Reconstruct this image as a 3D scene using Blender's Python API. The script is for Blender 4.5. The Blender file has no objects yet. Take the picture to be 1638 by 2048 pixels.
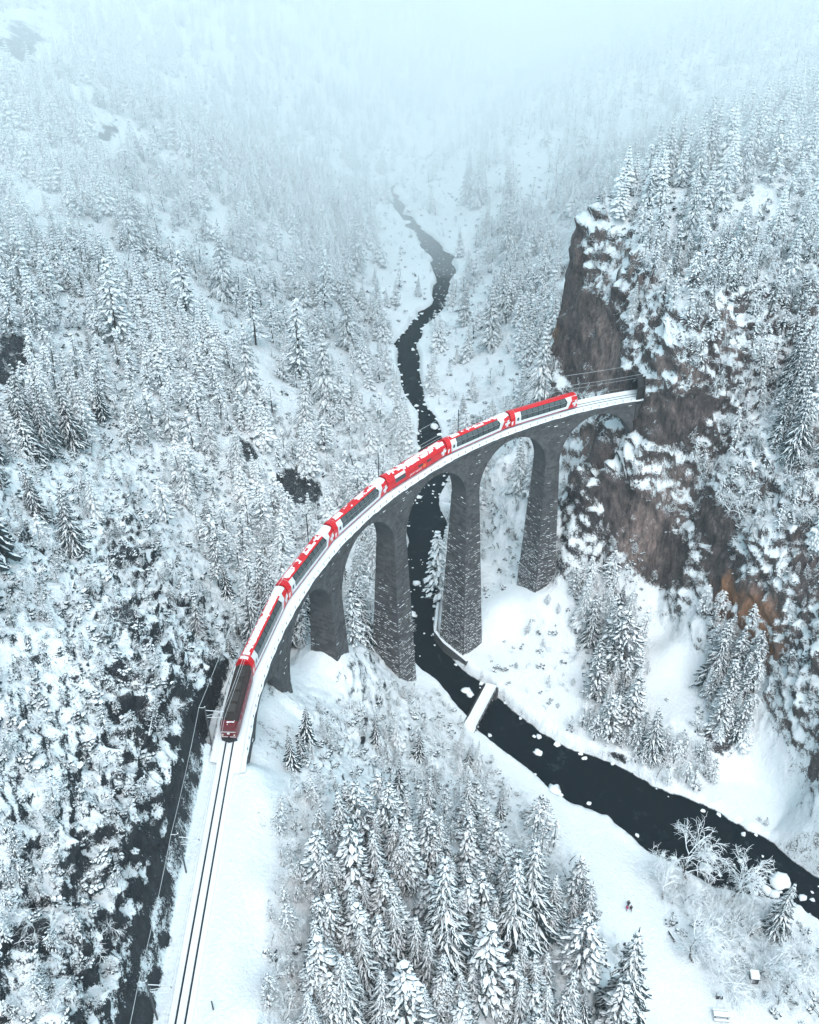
import bpy, bmesh, math, random, time
import numpy as np
from mathutils import Vector, Matrix, Euler
T0 = time.time()
random.seed(7)
rng = np.random.default_rng(7)
SC = bpy.context.scene
COL = SC.collection
# ------------------------------------------------------------------ camera
CAM = np.array([-55.536, 113.970, 101.421])
YAW, PIT, ROL, FPX = -0.4121, -0.5876, -0.0063, 1881.084
fw = np.array([math.cos(PIT)*math.cos(YAW), math.cos(PIT)*math.sin(YAW), math.sin(PIT)])
rt = np.array([math.sin(YAW), -math.cos(YAW), 0.0])
up = np.cross(rt, fw)
r2 = math.cos(ROL)*rt + math.sin(ROL)*up
u2 = -math.sin(ROL)*rt + math.cos(ROL)*up
cd = bpy.data.cameras.new('camera')
cam = bpy.data.objects.new('camera', cd)
COL.objects.link(cam)
m = Matrix(((r2[0], u2[0], -fw[0], CAM[0]), (r2[1], u2[1], -fw[1], CAM[1]), (r2[2], u2[2], -fw[2], CAM[2]), (0, 0, 0, 1)))
cam.matrix_world = m
cd.sensor_fit = 'VERTICAL'; cd.sensor_height = 24.0; cd.lens = 24.0*FPX/2048.0
cd.clip_start = 1.0; cd.clip_end = 9000
SC.camera = cam
# ------------------------------------------------------------------ world, sun, exposure
SUN_EL, SUN_ROT = math.radians(56), math.radians(285)
W = bpy.data.worlds.new('World'); SC.world = W; W.use_nodes = True
nt = W.node_tree; nt.nodes.clear()
sky = nt.nodes.new('ShaderNodeTexSky'); sky.sky_type = 'NISHITA'; sky.sun_disc = False
sky.sun_elevation = SUN_EL; sky.sun_rotation = SUN_ROT; sky.altitude = 1000
sky.air_density = 1.0; sky.dust_density = 4.5; sky.ozone_density = 1.0
hs = nt.nodes.new('ShaderNodeHueSaturation'); hs.inputs['Saturation'].default_value = 0.98; hs.inputs['Hue'].default_value = 0.445
bg = nt.nodes.new('ShaderNodeBackground'); bg.inputs['Strength'].default_value = 0.15
wo = nt.nodes.new('ShaderNodeOutputWorld')
nt.links.new(sky.outputs[0], hs.inputs['Color']); nt.links.new(hs.outputs[0], bg.inputs[0]); nt.links.new(bg.outputs[0], wo.inputs[0])
sd = bpy.data.lights.new('sun', 'SUN'); sd.energy = 1.0; sd.angle = math.radians(40); sd.color = (0.97, 1.0, 1.0)
sun = bpy.data.objects.new('sun', sd); COL.objects.link(sun)
# nishita: rotation measured from +Y clockwise
sdir = Vector((math.sin(SUN_ROT)*math.cos(SUN_EL), math.cos(SUN_ROT)*math.cos(SUN_EL), math.sin(SUN_EL)))
sun.rotation_euler = sdir.to_track_quat('Z', 'Y').to_euler()
SC.view_settings.view_transform = 'Standard'; SC.view_settings.look = 'None'
SC.view_settings.exposure = 1.02; SC.view_settings.gamma = 1.0; SC.view_settings.use_curve_mapping = False
SC.cycles.max_bounces = 5; SC.cycles.diffuse_bounces = 3; SC.cycles.glossy_bounces = 2
SC.cycles.transmission_bounces = 2; SC.cycles.volume_bounces = 3; SC.cycles.transparent_max_bounces = 4
SC.cycles.use_adaptive_sampling = True; SC.cycles.adaptive_threshold = 0.02
SC.cycles.use_denoising = True

# ------------------------------------------------------------------ helpers
def ray(px, py):
    return fw*FPX + r2*(px-819.0) - u2*(py-1024.0)
def un(px, py, z):
    d = ray(px, py); t = (z-CAM[2])/d[2]
    return CAM + d*t
def proj(X):
    d = np.asarray(X, float) - CAM; w = d@fw
    return 819+FPX*(d@r2)/w, 1024-FPX*(d@u2)/w, w

RAD, SLOPE, SEND = 108.6355, -0.0191, 127.8
def TP(s, dr=0.0, z=0.0):
    """point at arc length s along the track centre line, dr metres outward (left going down the picture), z above the rail"""
    th = min(s, SEND)/RAD
    x, y = (RAD+dr)*math.cos(th), (RAD+dr)*math.sin(th)
    if s > SEND:
        x -= (s-SEND)*math.sin(th); y += (s-SEND)*math.cos(th)
    return (x, y, z+SLOPE*s)
def TF(s):
    """tangent, outward unit vectors"""
    th = min(s, SEND)/RAD
    return np.array([-math.sin(th), math.cos(th), 0]), np.array([math.cos(th), math.sin(th), 0])
def track_sd(x, y):
    """arrays -> (s, dl) nearest on the track"""
    te = SEND/RAD
    th = np.arctan2(y, x); r = np.hypot(x, y)
    s1 = th*RAD; d1 = r-RAD
    ex, ey = RAD*math.cos(te), RAD*math.sin(te)
    a = (x-ex)*(-math.sin(te)) + (y-ey)*math.cos(te)
    b = (x-ex)*math.cos(te) + (y-ey)*math.sin(te)
    on = (a <= 0) & (th > -1.2)
    return np.where(on, s1, SEND+np.maximum(a, 0)), np.where(on, d1, b)

# ---- noise (gradient noise on a hashed lattice)
def _hash(ix, iy, iz, k):
    h = (ix.astype(np.int64)*374761393 + iy.astype(np.int64)*668265263 + iz.astype(np.int64)*2147483647 + k*974634777) & 0xffffffff
    h = ((h ^ (h >> 13))*1274126177) & 0xffffffff
    h = ((h ^ (h >> 15))*2246822519) & 0xffffffff
    return ((h ^ (h >> 16)) & 0xffff)/65535.0
def vnoise3(x, y, z, k=0):
    ix, iy, iz = np.floor(x), np.floor(y), np.floor(z)
    fx, fy, fz = x-ix, y-iy, z-iz
    fx = fx*fx*(3-2*fx); fy = fy*fy*(3-2*fy); fz = fz*fz*(3-2*fz)
    o = 0
    for dx in (0, 1):
        for dy in (0, 1):
            for dz in (0, 1):
                w = (fx if dx else 1-fx)*(fy if dy else 1-fy)*(fz if dz else 1-fz)
                o = o + w*_hash(ix+dx, iy+dy, iz+dz, k)
    return o*2-1
def fbm(x, y, z, n=4, k=0, g=0.5):
    o = 0; a = 1.0; t = 0
    for i in range(n):
        c, s = math.cos(i*1.1), math.sin(i*1.1)
        o = o + a*vnoise3((x*c-y*s)*2**i, (x*s+y*c)*2**i, z*2**i+i*7.3, k+i); t += a; a *= g
    return o/t
def ridged(x, y, z, n=4, k=0):
    o = 0; a = 1.0; t = 0
    for i in range(n):
        o = o + a*(1-2*np.abs(vnoise3(x*2**i, y*2**i, z*2**i, k+i))); t += a; a *= 0.5
    return o/t
def sstep(a, b, x):
    t = np.clip((x-a)/(b-a), 0, 1); return t*t*(3-2*t)

# ------------------------------------------------------------------ the lie of the land
RZ = -60.0
bankL = [(1760,1925),(1638,1864),(1577,1815),(1480,1785),(1391,1757),(1321,1711),(1227,1644),(1114,1583),(1014,1510),(950,1455),(904,1409),(876,1376),(852,1360),(825,1335),(815,1250),(812,1150),(812,1050),(822,960),(838,894),(835,820),(812,790),(797,740),(789,688),(812,658),(842,627),(861,600),(868,566),(854,520),(824,475),(784,429),(769,398),(760,377),(796,359),(821,337),(864,300),(894,276),(915,261),(940,246),(985,215),(1030,185)]
bankR = [(1760,1800),(1638,1750),(1565,1705),(1489,1665),(1400,1615),(1312,1580),(1230,1529),(1166,1510),(1075,1470),(1007,1403),(968,1370),(916,1333),(872,1268),(868,1180),(885,1084),(896,1053),(876,1012),(888,968),(898,930),(880,870),(874,850),(850,810),(842,750),(835,688),(845,658),(868,640),(900,605),(910,566),(918,520),(873,475),(824,429),(803,398),(790,377),(815,359),(851,337),(884,300),(912,276),(943,261),(973,246),(1010,215),(1060,185)]
RL = [un(a, b, RZ)[:2] for a, b in bankL]; RR = [un(a, b, RZ)[:2] for a, b in bankR]
RL = [np.array([-75., 4.]), np.array([-35., 2.])]+RL+[np.array([900., -420.])]
RR = [np.array([-75., -22.]), np.array([-35., -23.])]+RR+[np.array([895., -445.])]
RPOLY = np.array(RL+RR[::-1])
def river_d(x, y):
    """signed distance to the river's edge, negative in the water"""
    best = np.full(x.shape, 1e9); ins = np.zeros(x.shape, bool)
    n = len(RPOLY)
    for i in range(n):
        ax, ay = RPOLY[i]; bx, by = RPOLY[(i+1) % n]
        dx, dy = bx-ax, by-ay
        t = np.clip(((x-ax)*dx+(y-ay)*dy)/(dx*dx+dy*dy+1e-9), 0, 1)
        best = np.minimum(best, (x-ax-t*dx)**2+(y-ay-t*dy)**2)
        if abs(dy) > 1e-9:
            c = ((ay > y) != (by > y)) & (x < (bx-ax)*(y-ay)/dy+ax)
            ins ^= c
    d = np.sqrt(best)
    return np.where(ins, -d, d)
CP = []      # control points: x, y, z, roughness
def Cp(px, py, z, r=0.3):
    X = un(px, py, z); CP.append((X[0], X[1], z, r))
def Cw(x, y, z, r=0.3): CP.append((x, y, z, r))
def Ct(s, dl, dz, r=0.3):
    X = TP(s, dl, dz); CP.append((X[0], X[1], X[2], r))
for a in [(960,1480,-57,0),(1030,1550,-57.5,0),(1100,1610,-57.5,0),(1200,1720,-57.3,0),(1300,1850,-57,0),(1300,2000,-57,0),(1450,1950,-57,0),(1400,1850,-57,.1),(1600,1980,-57,.1),(1500,1850,-57.5,.3),(1600,1900,-57.5,.3),(1150,1720,-56.5,0),(1230,1880,-56,0),(1270,2040,-55.5,.1),(1450,2040,-57,0),
          (1000,1350,-57,0),(1050,1250,-54,0),(1075,1195,-48,.1),(1110,1150,-46,.1),(1150,1400,-56,.2),(1250,1500,-57,.4),(1180,1250,-50,.3),(1200,1150,-46,.3),(1340,1300,-50,0),(1350,1450,-53,0),(1290,1190,-46.5,.1),(1450,1400,-50,.4),(1440,1480,-54,.5),(1500,1520,-56,0),(1600,1600,-57,0),(1560,1450,-48,.2),(1000,1150,-56,.1),(960,1300,-57.5,0),(1040,1050,-54,.1),
          (1010,980,-54,.1)]:
    Cp(*a)
for a in [(-20,30,-57,0),(-45,25,-57,0),(-25,60,-53,.2),(-60,50,-52,.2),(-80,20,-56,.1),(-140,20,-56,.1),(-90,-40,-56,.3)]:
    Cw(*a)
for s in (136,150,165,180,200,230,270):
    for dl, dz, r in [(-7.5,-.3,0),(-11,-3,.3),(-22,-12,.45),(-40,-29,.45),(-56,-45,.4),(-66,-53.5,.2)]:
        if s == 136 and dl > -10: dl += 2.5
        Ct(s, dl, dz, r)
for s in (129,140,150,162,175,190,210,240,280):
    for dl, dz, r in [(3.6,-.2,0),(5.2,8.5,1),(8.5,15,1),(15,21,1),(26,28,.9),(40,35,.8),(80,54,.7),(150,88,.5),(300,140,.5)]:
        Ct(s, dl, dz, r)
for s, rows in {118: [(4,-1,.4),(7,5,1),(15,15,1),(26,23,.9),(40,30,.8),(80,48,.7)], 109: [(3.6,-1.5,.3),(7,-.5,.4),(15,6,.6),(26,15,.7),(40,23,.6),(80,44,.6)],
                103: [(4,-9,.6),(9,-12,.6),(20,-4,.6),(38,12,.6)], 92: [(6,-22,.5),(15,-20,.6),(35,0,.6)], 82: [(8,-29,.4),(20,-26,.5),(40,-10,.5)]}.items():
    for dl, dz, r in rows: Ct(s, dl, dz, r)
for x, y, z, r in [(63.3,88.3,-15,.4),(54.5,93.5,-10,.4),(46,98.2,-4.2,.3),(60,82,-20,.4),(52,86,-15,.4),(81,72,-24,.4),(88.5,63,-36,.4),(95,52.7,-50,.3),(92,50,-53,.2),(104,30.5,-57,.1),(106.5,19,-52,.1),(108.4,6.8,-48,.1),(112,3,-44,.3),
                   (70,74,-30,.4),(75,62,-42,.4),(80,52,-51,.3),(62,60,-45,.4),(64,48,-54,.2),(56,74,-33,.4),(100,66,-38,.4),(112,52,-50,.3)]:
    Cw(x, y, z, r)
for x, y, z, r in [(104,-5,-19,.9),(111,-5,-17,.9),(106,-10,-9,1),(111,-11,-6,1),(100,-9,-20,1),(112,1,-34,.7),(104,1,-36,.7),(97,-10,-32,.9)]: Cw(x, y, z, r)
# right-hand cliff: base line along y ~ -18
def cliff(x, yb, rows):
    for dy, z, r in rows: Cw(x, yb-dy, z, r)
for x, yb in [(-130,-2),(-90,-6),(-50,-9),(-10,-11),(29,-12),(42,-15),(55,-17)]:
    cliff(x, yb, [(0,-45,.5),(2.5,-34,1),(4,-27,1),(11,-18,1),(26,0,1),(48,17,.9),(85,30,.6),(160,46,.5),(300,75,.5)])
for x, yb in [(67,-18),(80,-18.5),(91,-19)]:
    cliff(x, yb, [(0,-45,.6),(1.5,-32,1),(3,-22,1),(9,-10,1),(24,6,1),(46,20,.9),(85,32,.6),(160,48,.5)])
for x in (99,108,116):
    cliff(x, -15.5, [(-6,-42,.8),(-2,-28,1),(0,-10,1),(2.2,-1,.8),(3.4,9,.9),(7,17,1),(16,26,1),(40,33,.8),(90,42,.5),(170,55,.5)])
for x in (126,138,149):
    cliff(x, -18, [(-24,-50,.3),(-14,-36,.4),(-2,-12,.6),(1.5,-4,.8),(3.5,12,1),(6,24,1),(14,32,.8),(45,42,.5),(110,50,.5),(200,65,.5)])
for a in [(160,-26,-16,.5),(163,-38,4,.6),(167,-60,20,.5),(178,-30,-38,.4),(190,-52,-26,.4),(205,-85,5,.4),(240,-90,-14,.4),(250,-140,20,.4)]:
    Cw(*a)
cl = [(202,-7),(239,-17),(287,-37),(330,-68),(381,-95),(431,-109),(493,-121),(580,-178),(691,-265),(801,-358),(897,-432)]
for i, (x, y) in enumerate(cl):
    a = np.array(cl[max(i-1, 0)], float); b = np.array(cl[min(i+1, len(cl)-1)], float); t = (b-a)/np.hypot(*(b-a)); n = np.array([-t[1], t[0]])
    hw = 9
    for d, z in [(hw+5,-57.5),(40,-43),(80,-20),(150,18),(260,72),(420,130),(700,200)]:
        if i == 0 and d > 160: continue
        Cw(x+n[0]*d, y+n[1]*d, z, .4 if d > 20 else .1)
    for d, z in [(hw+5,-57.5),(40,-42),(80,-18),(150,12),(280,45),(500,90),(800,150)]:
        if i < 4 and d > 85: continue
        Cw(x-n[0]*d, y-n[1]*d, z, .4 if d > 20 else .1)
for a in [(128,45,-57,.2),(140,62,-46,.4),(160,95,-20,.5),(185,140,14,.5),(155,30,-57,.2),(175,60,-36,.4),(128,75,-42,.4),(120,100,-14,.5),(140,130,10,.5),(190,200,50,.5),
          (1050,-480,-35,.4),(1150,-600,20,.4),(1300,-500,60,.4),(1400,-800,110,.4),(1800,-700,160,.4),(1700,-1100,160,.4),(2600,-1200,200,.4),(2600,600,300,.4),(1200,900,330,.4),(300,900,240,.4),(600,-1300,170,.4),(0,-900,150,.4),
          (-600,-300,60,.3),(-600,300,60,.3),(-400,600,160,.3),(-300,0,-30,.3),(-300,60,-20,.3),(-250,200,20,.3),(-1500,0,150,.3)]:
    Cw(*a)
CPA = np.array(CP)
EPS = 2.5
def _phi(dx, dy): return np.sqrt(dx*dx+dy*dy+EPS*EPS)
_n = len(CPA)
A = _phi(CPA[:, None, 0]-CPA[None, :, 0], CPA[:, None, 1]-CPA[None, :, 1])
A = np.block([[A-1e-3*np.eye(_n)*0 + 0, np.ones((_n, 1))], [np.ones((1, _n)), np.zeros((1, 1))]])
A[:_n, :_n] += np.eye(_n)*(-0.6)
COEF = np.linalg.solve(A, np.vstack([CPA[:, 2:4], np.zeros((1, 2))]))
def base(x, y):
    x = np.asarray(x, float); y = np.asarray(y, float); sh = x.shape; x = x.ravel(); y = y.ravel()
    out = np.zeros((len(x), 2))
    for i in range(0, len(x), 40000):
        P = _phi(x[i:i+40000, None]-CPA[None, :, 0], y[i:i+40000, None]-CPA[None, :, 1])
        out[i:i+40000] = P@COEF[:_n]+COEF[_n]
    z = out[:, 0]; r = np.clip(out[:, 1], 0, 1)
    # track bed and its ledge
    s, dl = track_sd(x, y)
    bed = SLOPE*s-0.28
    wt = sstep(127, 132, s)*(1-sstep(3.0, 3.9, dl))*(1-sstep(3.2, 7.5, -dl))
    wt = np.where((s > 110) & (s < 300), wt, 0)
    z = z*(1-wt)+bed*wt; r = r*(1-wt)
    # keep the ground under the viaduct
    wv = (np.abs(dl+0.2) < 5.0) & (s > -13) & (s < 127.5)
    z = np.where(wv, np.minimum(z, -4.0+SLOPE*s), z)
    # river
    fa = 1.3+3.2*sstep(250, 420, x); d = river_d(x+fa*fbm(x/9, y/9, x*0, 3, 5), y+fa*fbm(x/9, y/9, x*0+5, 3, 9))+2.2*sstep(260, 420, x)
    land = np.maximum(z, RZ+0.9)
    k = sstep(-1.2, 1.6, d)
    z = (RZ-1.6)*(1-k)+land*k
    z = np.where((d > 1.6), land, z)
    r = r*sstep(1, 8, d)
    return z.reshape(sh), r.reshape(sh), d.reshape(sh)

# outcrops and bare faces, found by where they lie on the slopes: x, y, radius in the photograph, strength
OUT = [(15,715,45,1),(175,830,35,.9),(590,985,60,1),(470,905,45,1),(205,265,45,1),(60,80,75,1),(235,640,40,.8),(60,860,60,.8),(150,470,40,.8),(225,1060,70,.9),(250,1150,90,.9),(330,1250,60,.9),(640,1240,40,.6),(800,1420,25,.8),(720,1440,30,.7),(1330,1500,50,.8),(1440,1470,40,1),(1250,1480,40,.6),(1590,1290,60,1),(880,330,20,.5),(1370,560,30,.7),(1500,860,60,.8),(1570,860,50,.9),(560,1470,60,.8),(600,1560,70,.6),(520,1620,60,.8),(560,1700,60,.6)]
BARE = [(50,85,40),(215,272,17),(22,725,36),(592,985,34),(480,912,24),(176,835,26),(60,862,30),(1440,1470,26),(235,1130,26),(240,1250,20),(235,1350,28),(245,1430,32),(215,1500,24),(330,1490,18),(430,1330,14),(425,1400,18),(405,1480,18),(392,1560,16),(335,1880,16),(315,1960,20),(265,1780,38),(150,1730,36),(125,1800,34),(60,1890,44),(205,1900,26),(280,1690,38),(185,1640,26),(285,2030,36),(160,1960,30),(1130,470,45),(1130,540,42),(1135,610,45),(1145,680,50),(1170,740,50),(1210,700,38),(1210,740,45),(1195,640,30),(1250,790,35),(1280,830,30),(1355,845,40),(1400,820,20),(1225,980,28),(1250,1020,38),(1290,1060,42),(1330,1110,42),(1355,1150,30),(1200,900,20),(1175,870,20),(1440,1130,30),(1455,1190,38),(1500,1210,45),(1545,1225,35),(1440,1230,25),(1560,1300,30),(1520,1340,20),(1545,1400,18),(1580,1450,20),(1610,1490,20),(1638,1530,20),(1620,1080,20),(1625,1140,22),(1635,1190,24),(1430,1045,30),(1130,900,18),(1160,960,18)]
def px_of(X, Y, Z):
    P = np.stack([X-CAM[0], Y-CAM[1], Z-CAM[2]], -1); w = P@fw; wk = np.maximum(w, 1)
    return np.where(w > 5, 819+FPX*(P@r2)/wk, -9999), np.where(w > 5, 1024-FPX*(P@u2)/wk, -9999)
def build_terrain(NA=860, NR=760):
    c0 = YAW
    half = math.radians(46)
    az = np.concatenate([np.linspace(half, 2*math.pi-half, 90)[1:-1]-2*math.pi, np.linspace(-half, half, NA)])
    az = np.sort(az)+c0
    # radial metric
    rr = np.concatenate([np.linspace(3, 30, 14)[:-1], np.geomspace(30, 700, 900)[:-1], np.geomspace(700, 4200, 100)])
    AZ, RRR = np.meshgrid(az, rr, indexing='ij')
    Xc = CAM[0]+RRR*np.cos(AZ); Yc = CAM[1]+RRR*np.sin(AZ)
    zc, _, _ = base(Xc, Yc)
    dz = np.diff(zc, axis=1); dr = np.diff(RRR, axis=1)
    D = np.sqrt(RRR[:, 1:]**2+(CAM[2]-zc[:, 1:])**2)
    # foreshortening aware metric: mix of angular and length sampling
    met = np.sqrt(dr**2+(1.0*dz)**2)/np.maximum(D, 60)
    met *= np.where(RRR[:, 1:] > 700, 0.35, 1)*np.where(RRR[:, 1:] < 45, 0.5, 1)
    # smooth over azimuth
    ker = np.ones(9)/9
    met = np.apply_along_axis(lambda v: np.convolve(np.pad(v, 4, mode='edge'), ker, 'valid'), 0, met)
    cum = np.concatenate([np.zeros((len(az), 1)), np.cumsum(met, axis=1)], axis=1)
    R_ = np.empty((len(az), NR))
    for i in range(len(az)):
        R_[i] = np.interp(np.linspace(0, cum[i, -1], NR), cum[i], rr)
    AZ = np.repeat(az[:, None], NR, 1)
    X = CAM[0]+R_*np.cos(AZ); Y = CAM[1]+R_*np.sin(AZ)
    Z, RO, RD = base(X, Y)
    ppx, ppy = px_of(X, Y, Z)
    wob = 14*fbm(X/5, Y/5, Z/7, 3, 17)+34*fbm(X/19, Y/19, Z/19, 2, 18)
    for a, b, c_, v in OUT:
        d_ = np.hypot(ppx-a, ppy-b)+wob; RO = np.maximum(RO, v*(1-sstep(c_*.7, c_*1.3, d_)))
    BA = np.zeros_like(RO)
    for a, b, c_ in BARE:
        d_ = np.hypot(ppx-a, ppy-b)+wob; BA = np.maximum(BA, 1-sstep(c_*.8, c_*1.25, d_))
    sT, dT = track_sd(X, Y)
    dw = dT+1.2*fbm(X/3, Y/3, Z/4, 2, 19)
    BA = np.maximum(BA, sstep(4.0, 4.6, dw)*(1-sstep(4.7, 5.5, dw))*((sT > 112) & (sT < 320))*(Z < 26))
    # base normal from smoothed finite differences
    e = 0.8
    sub = lambda a, b: base(a, b)[0]
    gx = (sub(X+e, Y)-Z)/e; gy = (sub(X, Y+e)-Z)/e
    gx = np.clip(gx, -3, 3); gy = np.clip(gy, -3, 3)
    sl = np.hypot(gx, gy)
    nn = np.sqrt(1+gx*gx+gy*gy); NX, NY, NZ = -gx/nn, -gy/nn, 1/nn
    s_, dl_ = track_sd(X, Y)
    dist = np.sqrt(R_**2+(CAM[2]-Z)**2)
    # craggy relief: buttresses and ribs that run down the fall line, broken into blocks
    st = sstep(.45, 1.3, sl)
    gl = np.maximum(sl, 1e-3)
    ua, va = gx/gl, gy/gl
    wx = X+2.5*fbm(X/11, Y/11, Z/11, 2, 61); wy = Y+2.5*fbm(X/11, Y/11, Z/11, 2, 65)
    big = ridged(wx/12, wy/12, Z/26, 3, 11)+fbm(X/30, Y/30, Z/40, 2, 3)
    med = ridged(wx/3.6, wy/3.6, Z/8.5, 3, 31)
    blk = fbm(wx/2.4, wy/2.4, Z/1.9, 2, 37)
    sml = fbm(X/1.1, Y/1.1, Z/1.5, 3, 51)
    fade = 1-sstep(260, 500, dist)
    H = RO*(0.8+2.4*st)*big*0.75 + RO*(0.5+1.5*st)*med*(0.4+0.6*fade) + RO*(0.3+1.4*st)*blk*fade + RO*(0.4+0.95*st)*sml*fade
    H *= 1-.25*BA
    # soft snow relief everywhere
    H += 0.22*fbm(X/3.5, Y/3.5, Z*0, 3, 91)*(0.4+RO)*np.where(RD > 2, 1, .3)
    H += 0.05*fbm(X/1.1, Y/1.1, Z*0, 2, 95)
    # keep track ledge and river clean
    clean = sstep(3.4, 6.5, np.abs(np.where(dl_ < 0, np.maximum(-dl_-3.5, 0), dl_)))
    clean = np.where((s_ > 108) & (s_ < 300) & (np.abs(dl_) < 12), clean, 1)
    H *= clean*sstep(-2, 3.5, RD)
    X2 = X+NX*H; Y2 = Y+NY*H; Z2 = Z+NZ*H
    # banks: stones at the water's edge
    bank = (1-sstep(0.2, 3.2, np.abs(RD-0.6)))
    Z2 += bank*0.55*fbm(X/1.6, Y/1.6, Z*0, 2, 13)
    n, mm = X.shape
    idx = np.arange(n*mm).reshape(n, mm)
    i2 = np.concatenate([idx, idx[:1]], 0)
    q = np.stack([i2[:-1, :-1], i2[:-1, 1:], i2[1:, 1:], i2[1:, :-1]], -1).reshape(-1, 4)
    # cut the tunnel bore
    P = np.stack([X2.ravel(), Y2.ravel(), Z2.ravel()], 1)
    ccx = P[q].mean(1)
    rr_ = np.hypot(ccx[:, 0], ccx[:, 1])-RAD
    bore = (np.abs(rr_+0.1) < 2.35) & (ccx[:, 2] > -0.6) & (ccx[:, 2] < 5.6) & (ccx[:, 1] < -12.5) & (ccx[:, 1] > -32) & (ccx[:, 0] > 90)
    q = q[~bore]
    me = bpy.data.meshes.new('mountain_terrain')
    me.vertices.add(n*mm); me.vertices.foreach_set('co', P.ravel())
    me.loops.add(len(q)*4); me.loops.foreach_set('vertex_index', q.ravel().astype(np.int32))
    me.polygons.add(len(q)); me.polygons.foreach_set('loop_start', np.arange(0, len(q)*4, 4, dtype=np.int32))
    me.polygons.foreach_set('loop_total', np.full(len(q), 4, dtype=np.int32)) if hasattr(me.polygons[0], 'loop_total') and False else None
    me.update(calc_edges=True); me.validate()
    me.polygons.foreach_set('use_smooth', np.ones(len(me.polygons), bool))
    at = me.attributes.new('rough', 'FLOAT', 'POINT'); at.data.foreach_set('value', RO.ravel().astype(np.float32))
    at = me.attributes.new('bare', 'FLOAT', 'POINT'); at.data.foreach_set('value', BA.ravel().astype(np.float32))
    o = bpy.data.objects.new('mountain_terrain', me); COL.objects.link(o); o['kind'] = 'structure'
    return o
# ------------------------------------------------------------------ materials
def new_mat(name):
    m = bpy.data.materials.new(name); m.use_nodes = True
    nt = m.node_tree; nt.nodes.clear()
    o = nt.nodes.new('ShaderNodeOutputMaterial'); b = nt.nodes.new('ShaderNodeBsdfPrincipled')
    nt.links.new(b.outputs[0], o.inputs[0])
    return m, nt, b
def N(nt, t, **kw):
    n = nt.nodes.new(t)
    for k, v in kw.items():
        if k.startswith('i_'):
            n.inputs[int(k[2:]) if k[2:].isdigit() else k[2:].replace('_', ' ')].default_value = v
        else: setattr(n, k, v)
    return n
def noise(nt, scale, detail=4, rough=.55, vec=None, dist=0.0):
    n = N(nt, 'ShaderNodeTexNoise'); n.inputs['Scale'].default_value = scale; n.inputs['Detail'].default_value = detail
    n.inputs['Roughness'].default_value = rough; n.inputs['Distortion'].default_value = dist
    if vec is not None: nt.links.new(vec, n.inputs['Vector'])
    return n.outputs['Fac']
def ramp(nt, fac, stops):
    r = N(nt, 'ShaderNodeValToRGB'); e = r.color_ramp.elements
    while len(e) < len(stops): e.new(0.5)
    for i, (p, c) in enumerate(stops):
        e[i].position = p; e[i].color = tuple(c)+(1,) if len(c) == 3 else c
    nt.links.new(fac, r.inputs[0]); return r.outputs[0]
def mth(nt, op, a, b=None, c=None, clamp=False):
    n = N(nt, 'ShaderNodeMath', operation=op, use_clamp=clamp)
    for i, v in enumerate((a, b, c)):
        if v is None: continue
        if isinstance(v, (int, float)): n.inputs[i].default_value = v
        else: nt.links.new(v, n.inputs[i])
    return n.outputs[0]
def mix(nt, f, a, b):
    n = N(nt, 'ShaderNodeMix', data_type='RGBA')
    for k, v in ((0, f), (6, a), (7, b)):
        if isinstance(v, (int, float)): n.inputs[k].default_value = v
        elif isinstance(v, tuple): n.inputs[k].default_value = v+(1,) if len(v) == 3 else v
        else: nt.links.new(v, n.inputs[k])
    return n.outputs[2]
def bump(nt, b, h, strength, dist):
    n = N(nt, 'ShaderNodeBump'); n.inputs['Strength'].default_value = strength; n.inputs['Distance'].default_value = dist
    nt.links.new(h, n.inputs['Height']); nt.links.new(n.outputs[0], b.inputs['Normal'])
SNOW = (0.80, 0.86, 0.88)
def pos(nt):
    return N(nt, 'ShaderNodeNewGeometry').outputs['Position']
def nz(nt, which='Normal'):
    g = N(nt, 'ShaderNodeNewGeometry'); s = N(nt, 'ShaderNodeSeparateXYZ'); nt.links.new(g.outputs[which], s.inputs[0]); return s.outputs[2]
def scaled(nt, vec, s):
    v = N(nt, 'ShaderNodeVectorMath', operation='MULTIPLY'); nt.links.new(vec, v.inputs[0]); v.inputs[1].default_value = s; return v.outputs[0]

def mat_simple(name, col, rough=.6, metal=0.0, var=.12, scale=3.0):
    m, nt, b = new_mat(name)
    n = noise(nt, scale, 4, .6, N(nt, 'ShaderNodeTexCoord').outputs['Object'])
    lo = tuple(c*(1-var*2) for c in col); hi = tuple(min(1, c*(1+var)) for c in col)
    nt.links.new(ramp(nt, n, [(0.3, lo), (0.7, hi)]), b.inputs['Base Color'])
    b.inputs['Roughness'].default_value = rough; b.inputs['Metallic'].default_value = metal
    return m
def mat_snow():
    m, nt, b = new_mat('snow')
    P = pos(nt)
    n = noise(nt, .6, 5, .6, P)
    nt.links.new(ramp(nt, n, [(0.3, tuple(c*.96 for c in SNOW)), (.7, SNOW)]), b.inputs['Base Color'])
    b.inputs['Roughness'].default_value = .75
    bump(nt, b, noise(nt, 2.2, 6, .65, P), .35, .25)
    return m
def snow_mask(nt, lo, hi, nscale, namp, nz_out=None, vec=None, det=4):
    """snow where the surface looks up, with a ragged edge"""
    z = nz_out or nz(nt)
    n = noise(nt, nscale, det, .65, vec if vec is not None else pos(nt))
    v = mth(nt, 'ADD', z, mth(nt, 'MULTIPLY', mth(nt, 'SUBTRACT', n, .5), namp))
    r = N(nt, 'ShaderNodeMapRange', interpolation_type='SMOOTHSTEP'); nt.links.new(v, r.inputs[0])
    r.inputs[1].default_value = lo; r.inputs[2].default_value = hi
    return r.outputs[0]
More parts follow.
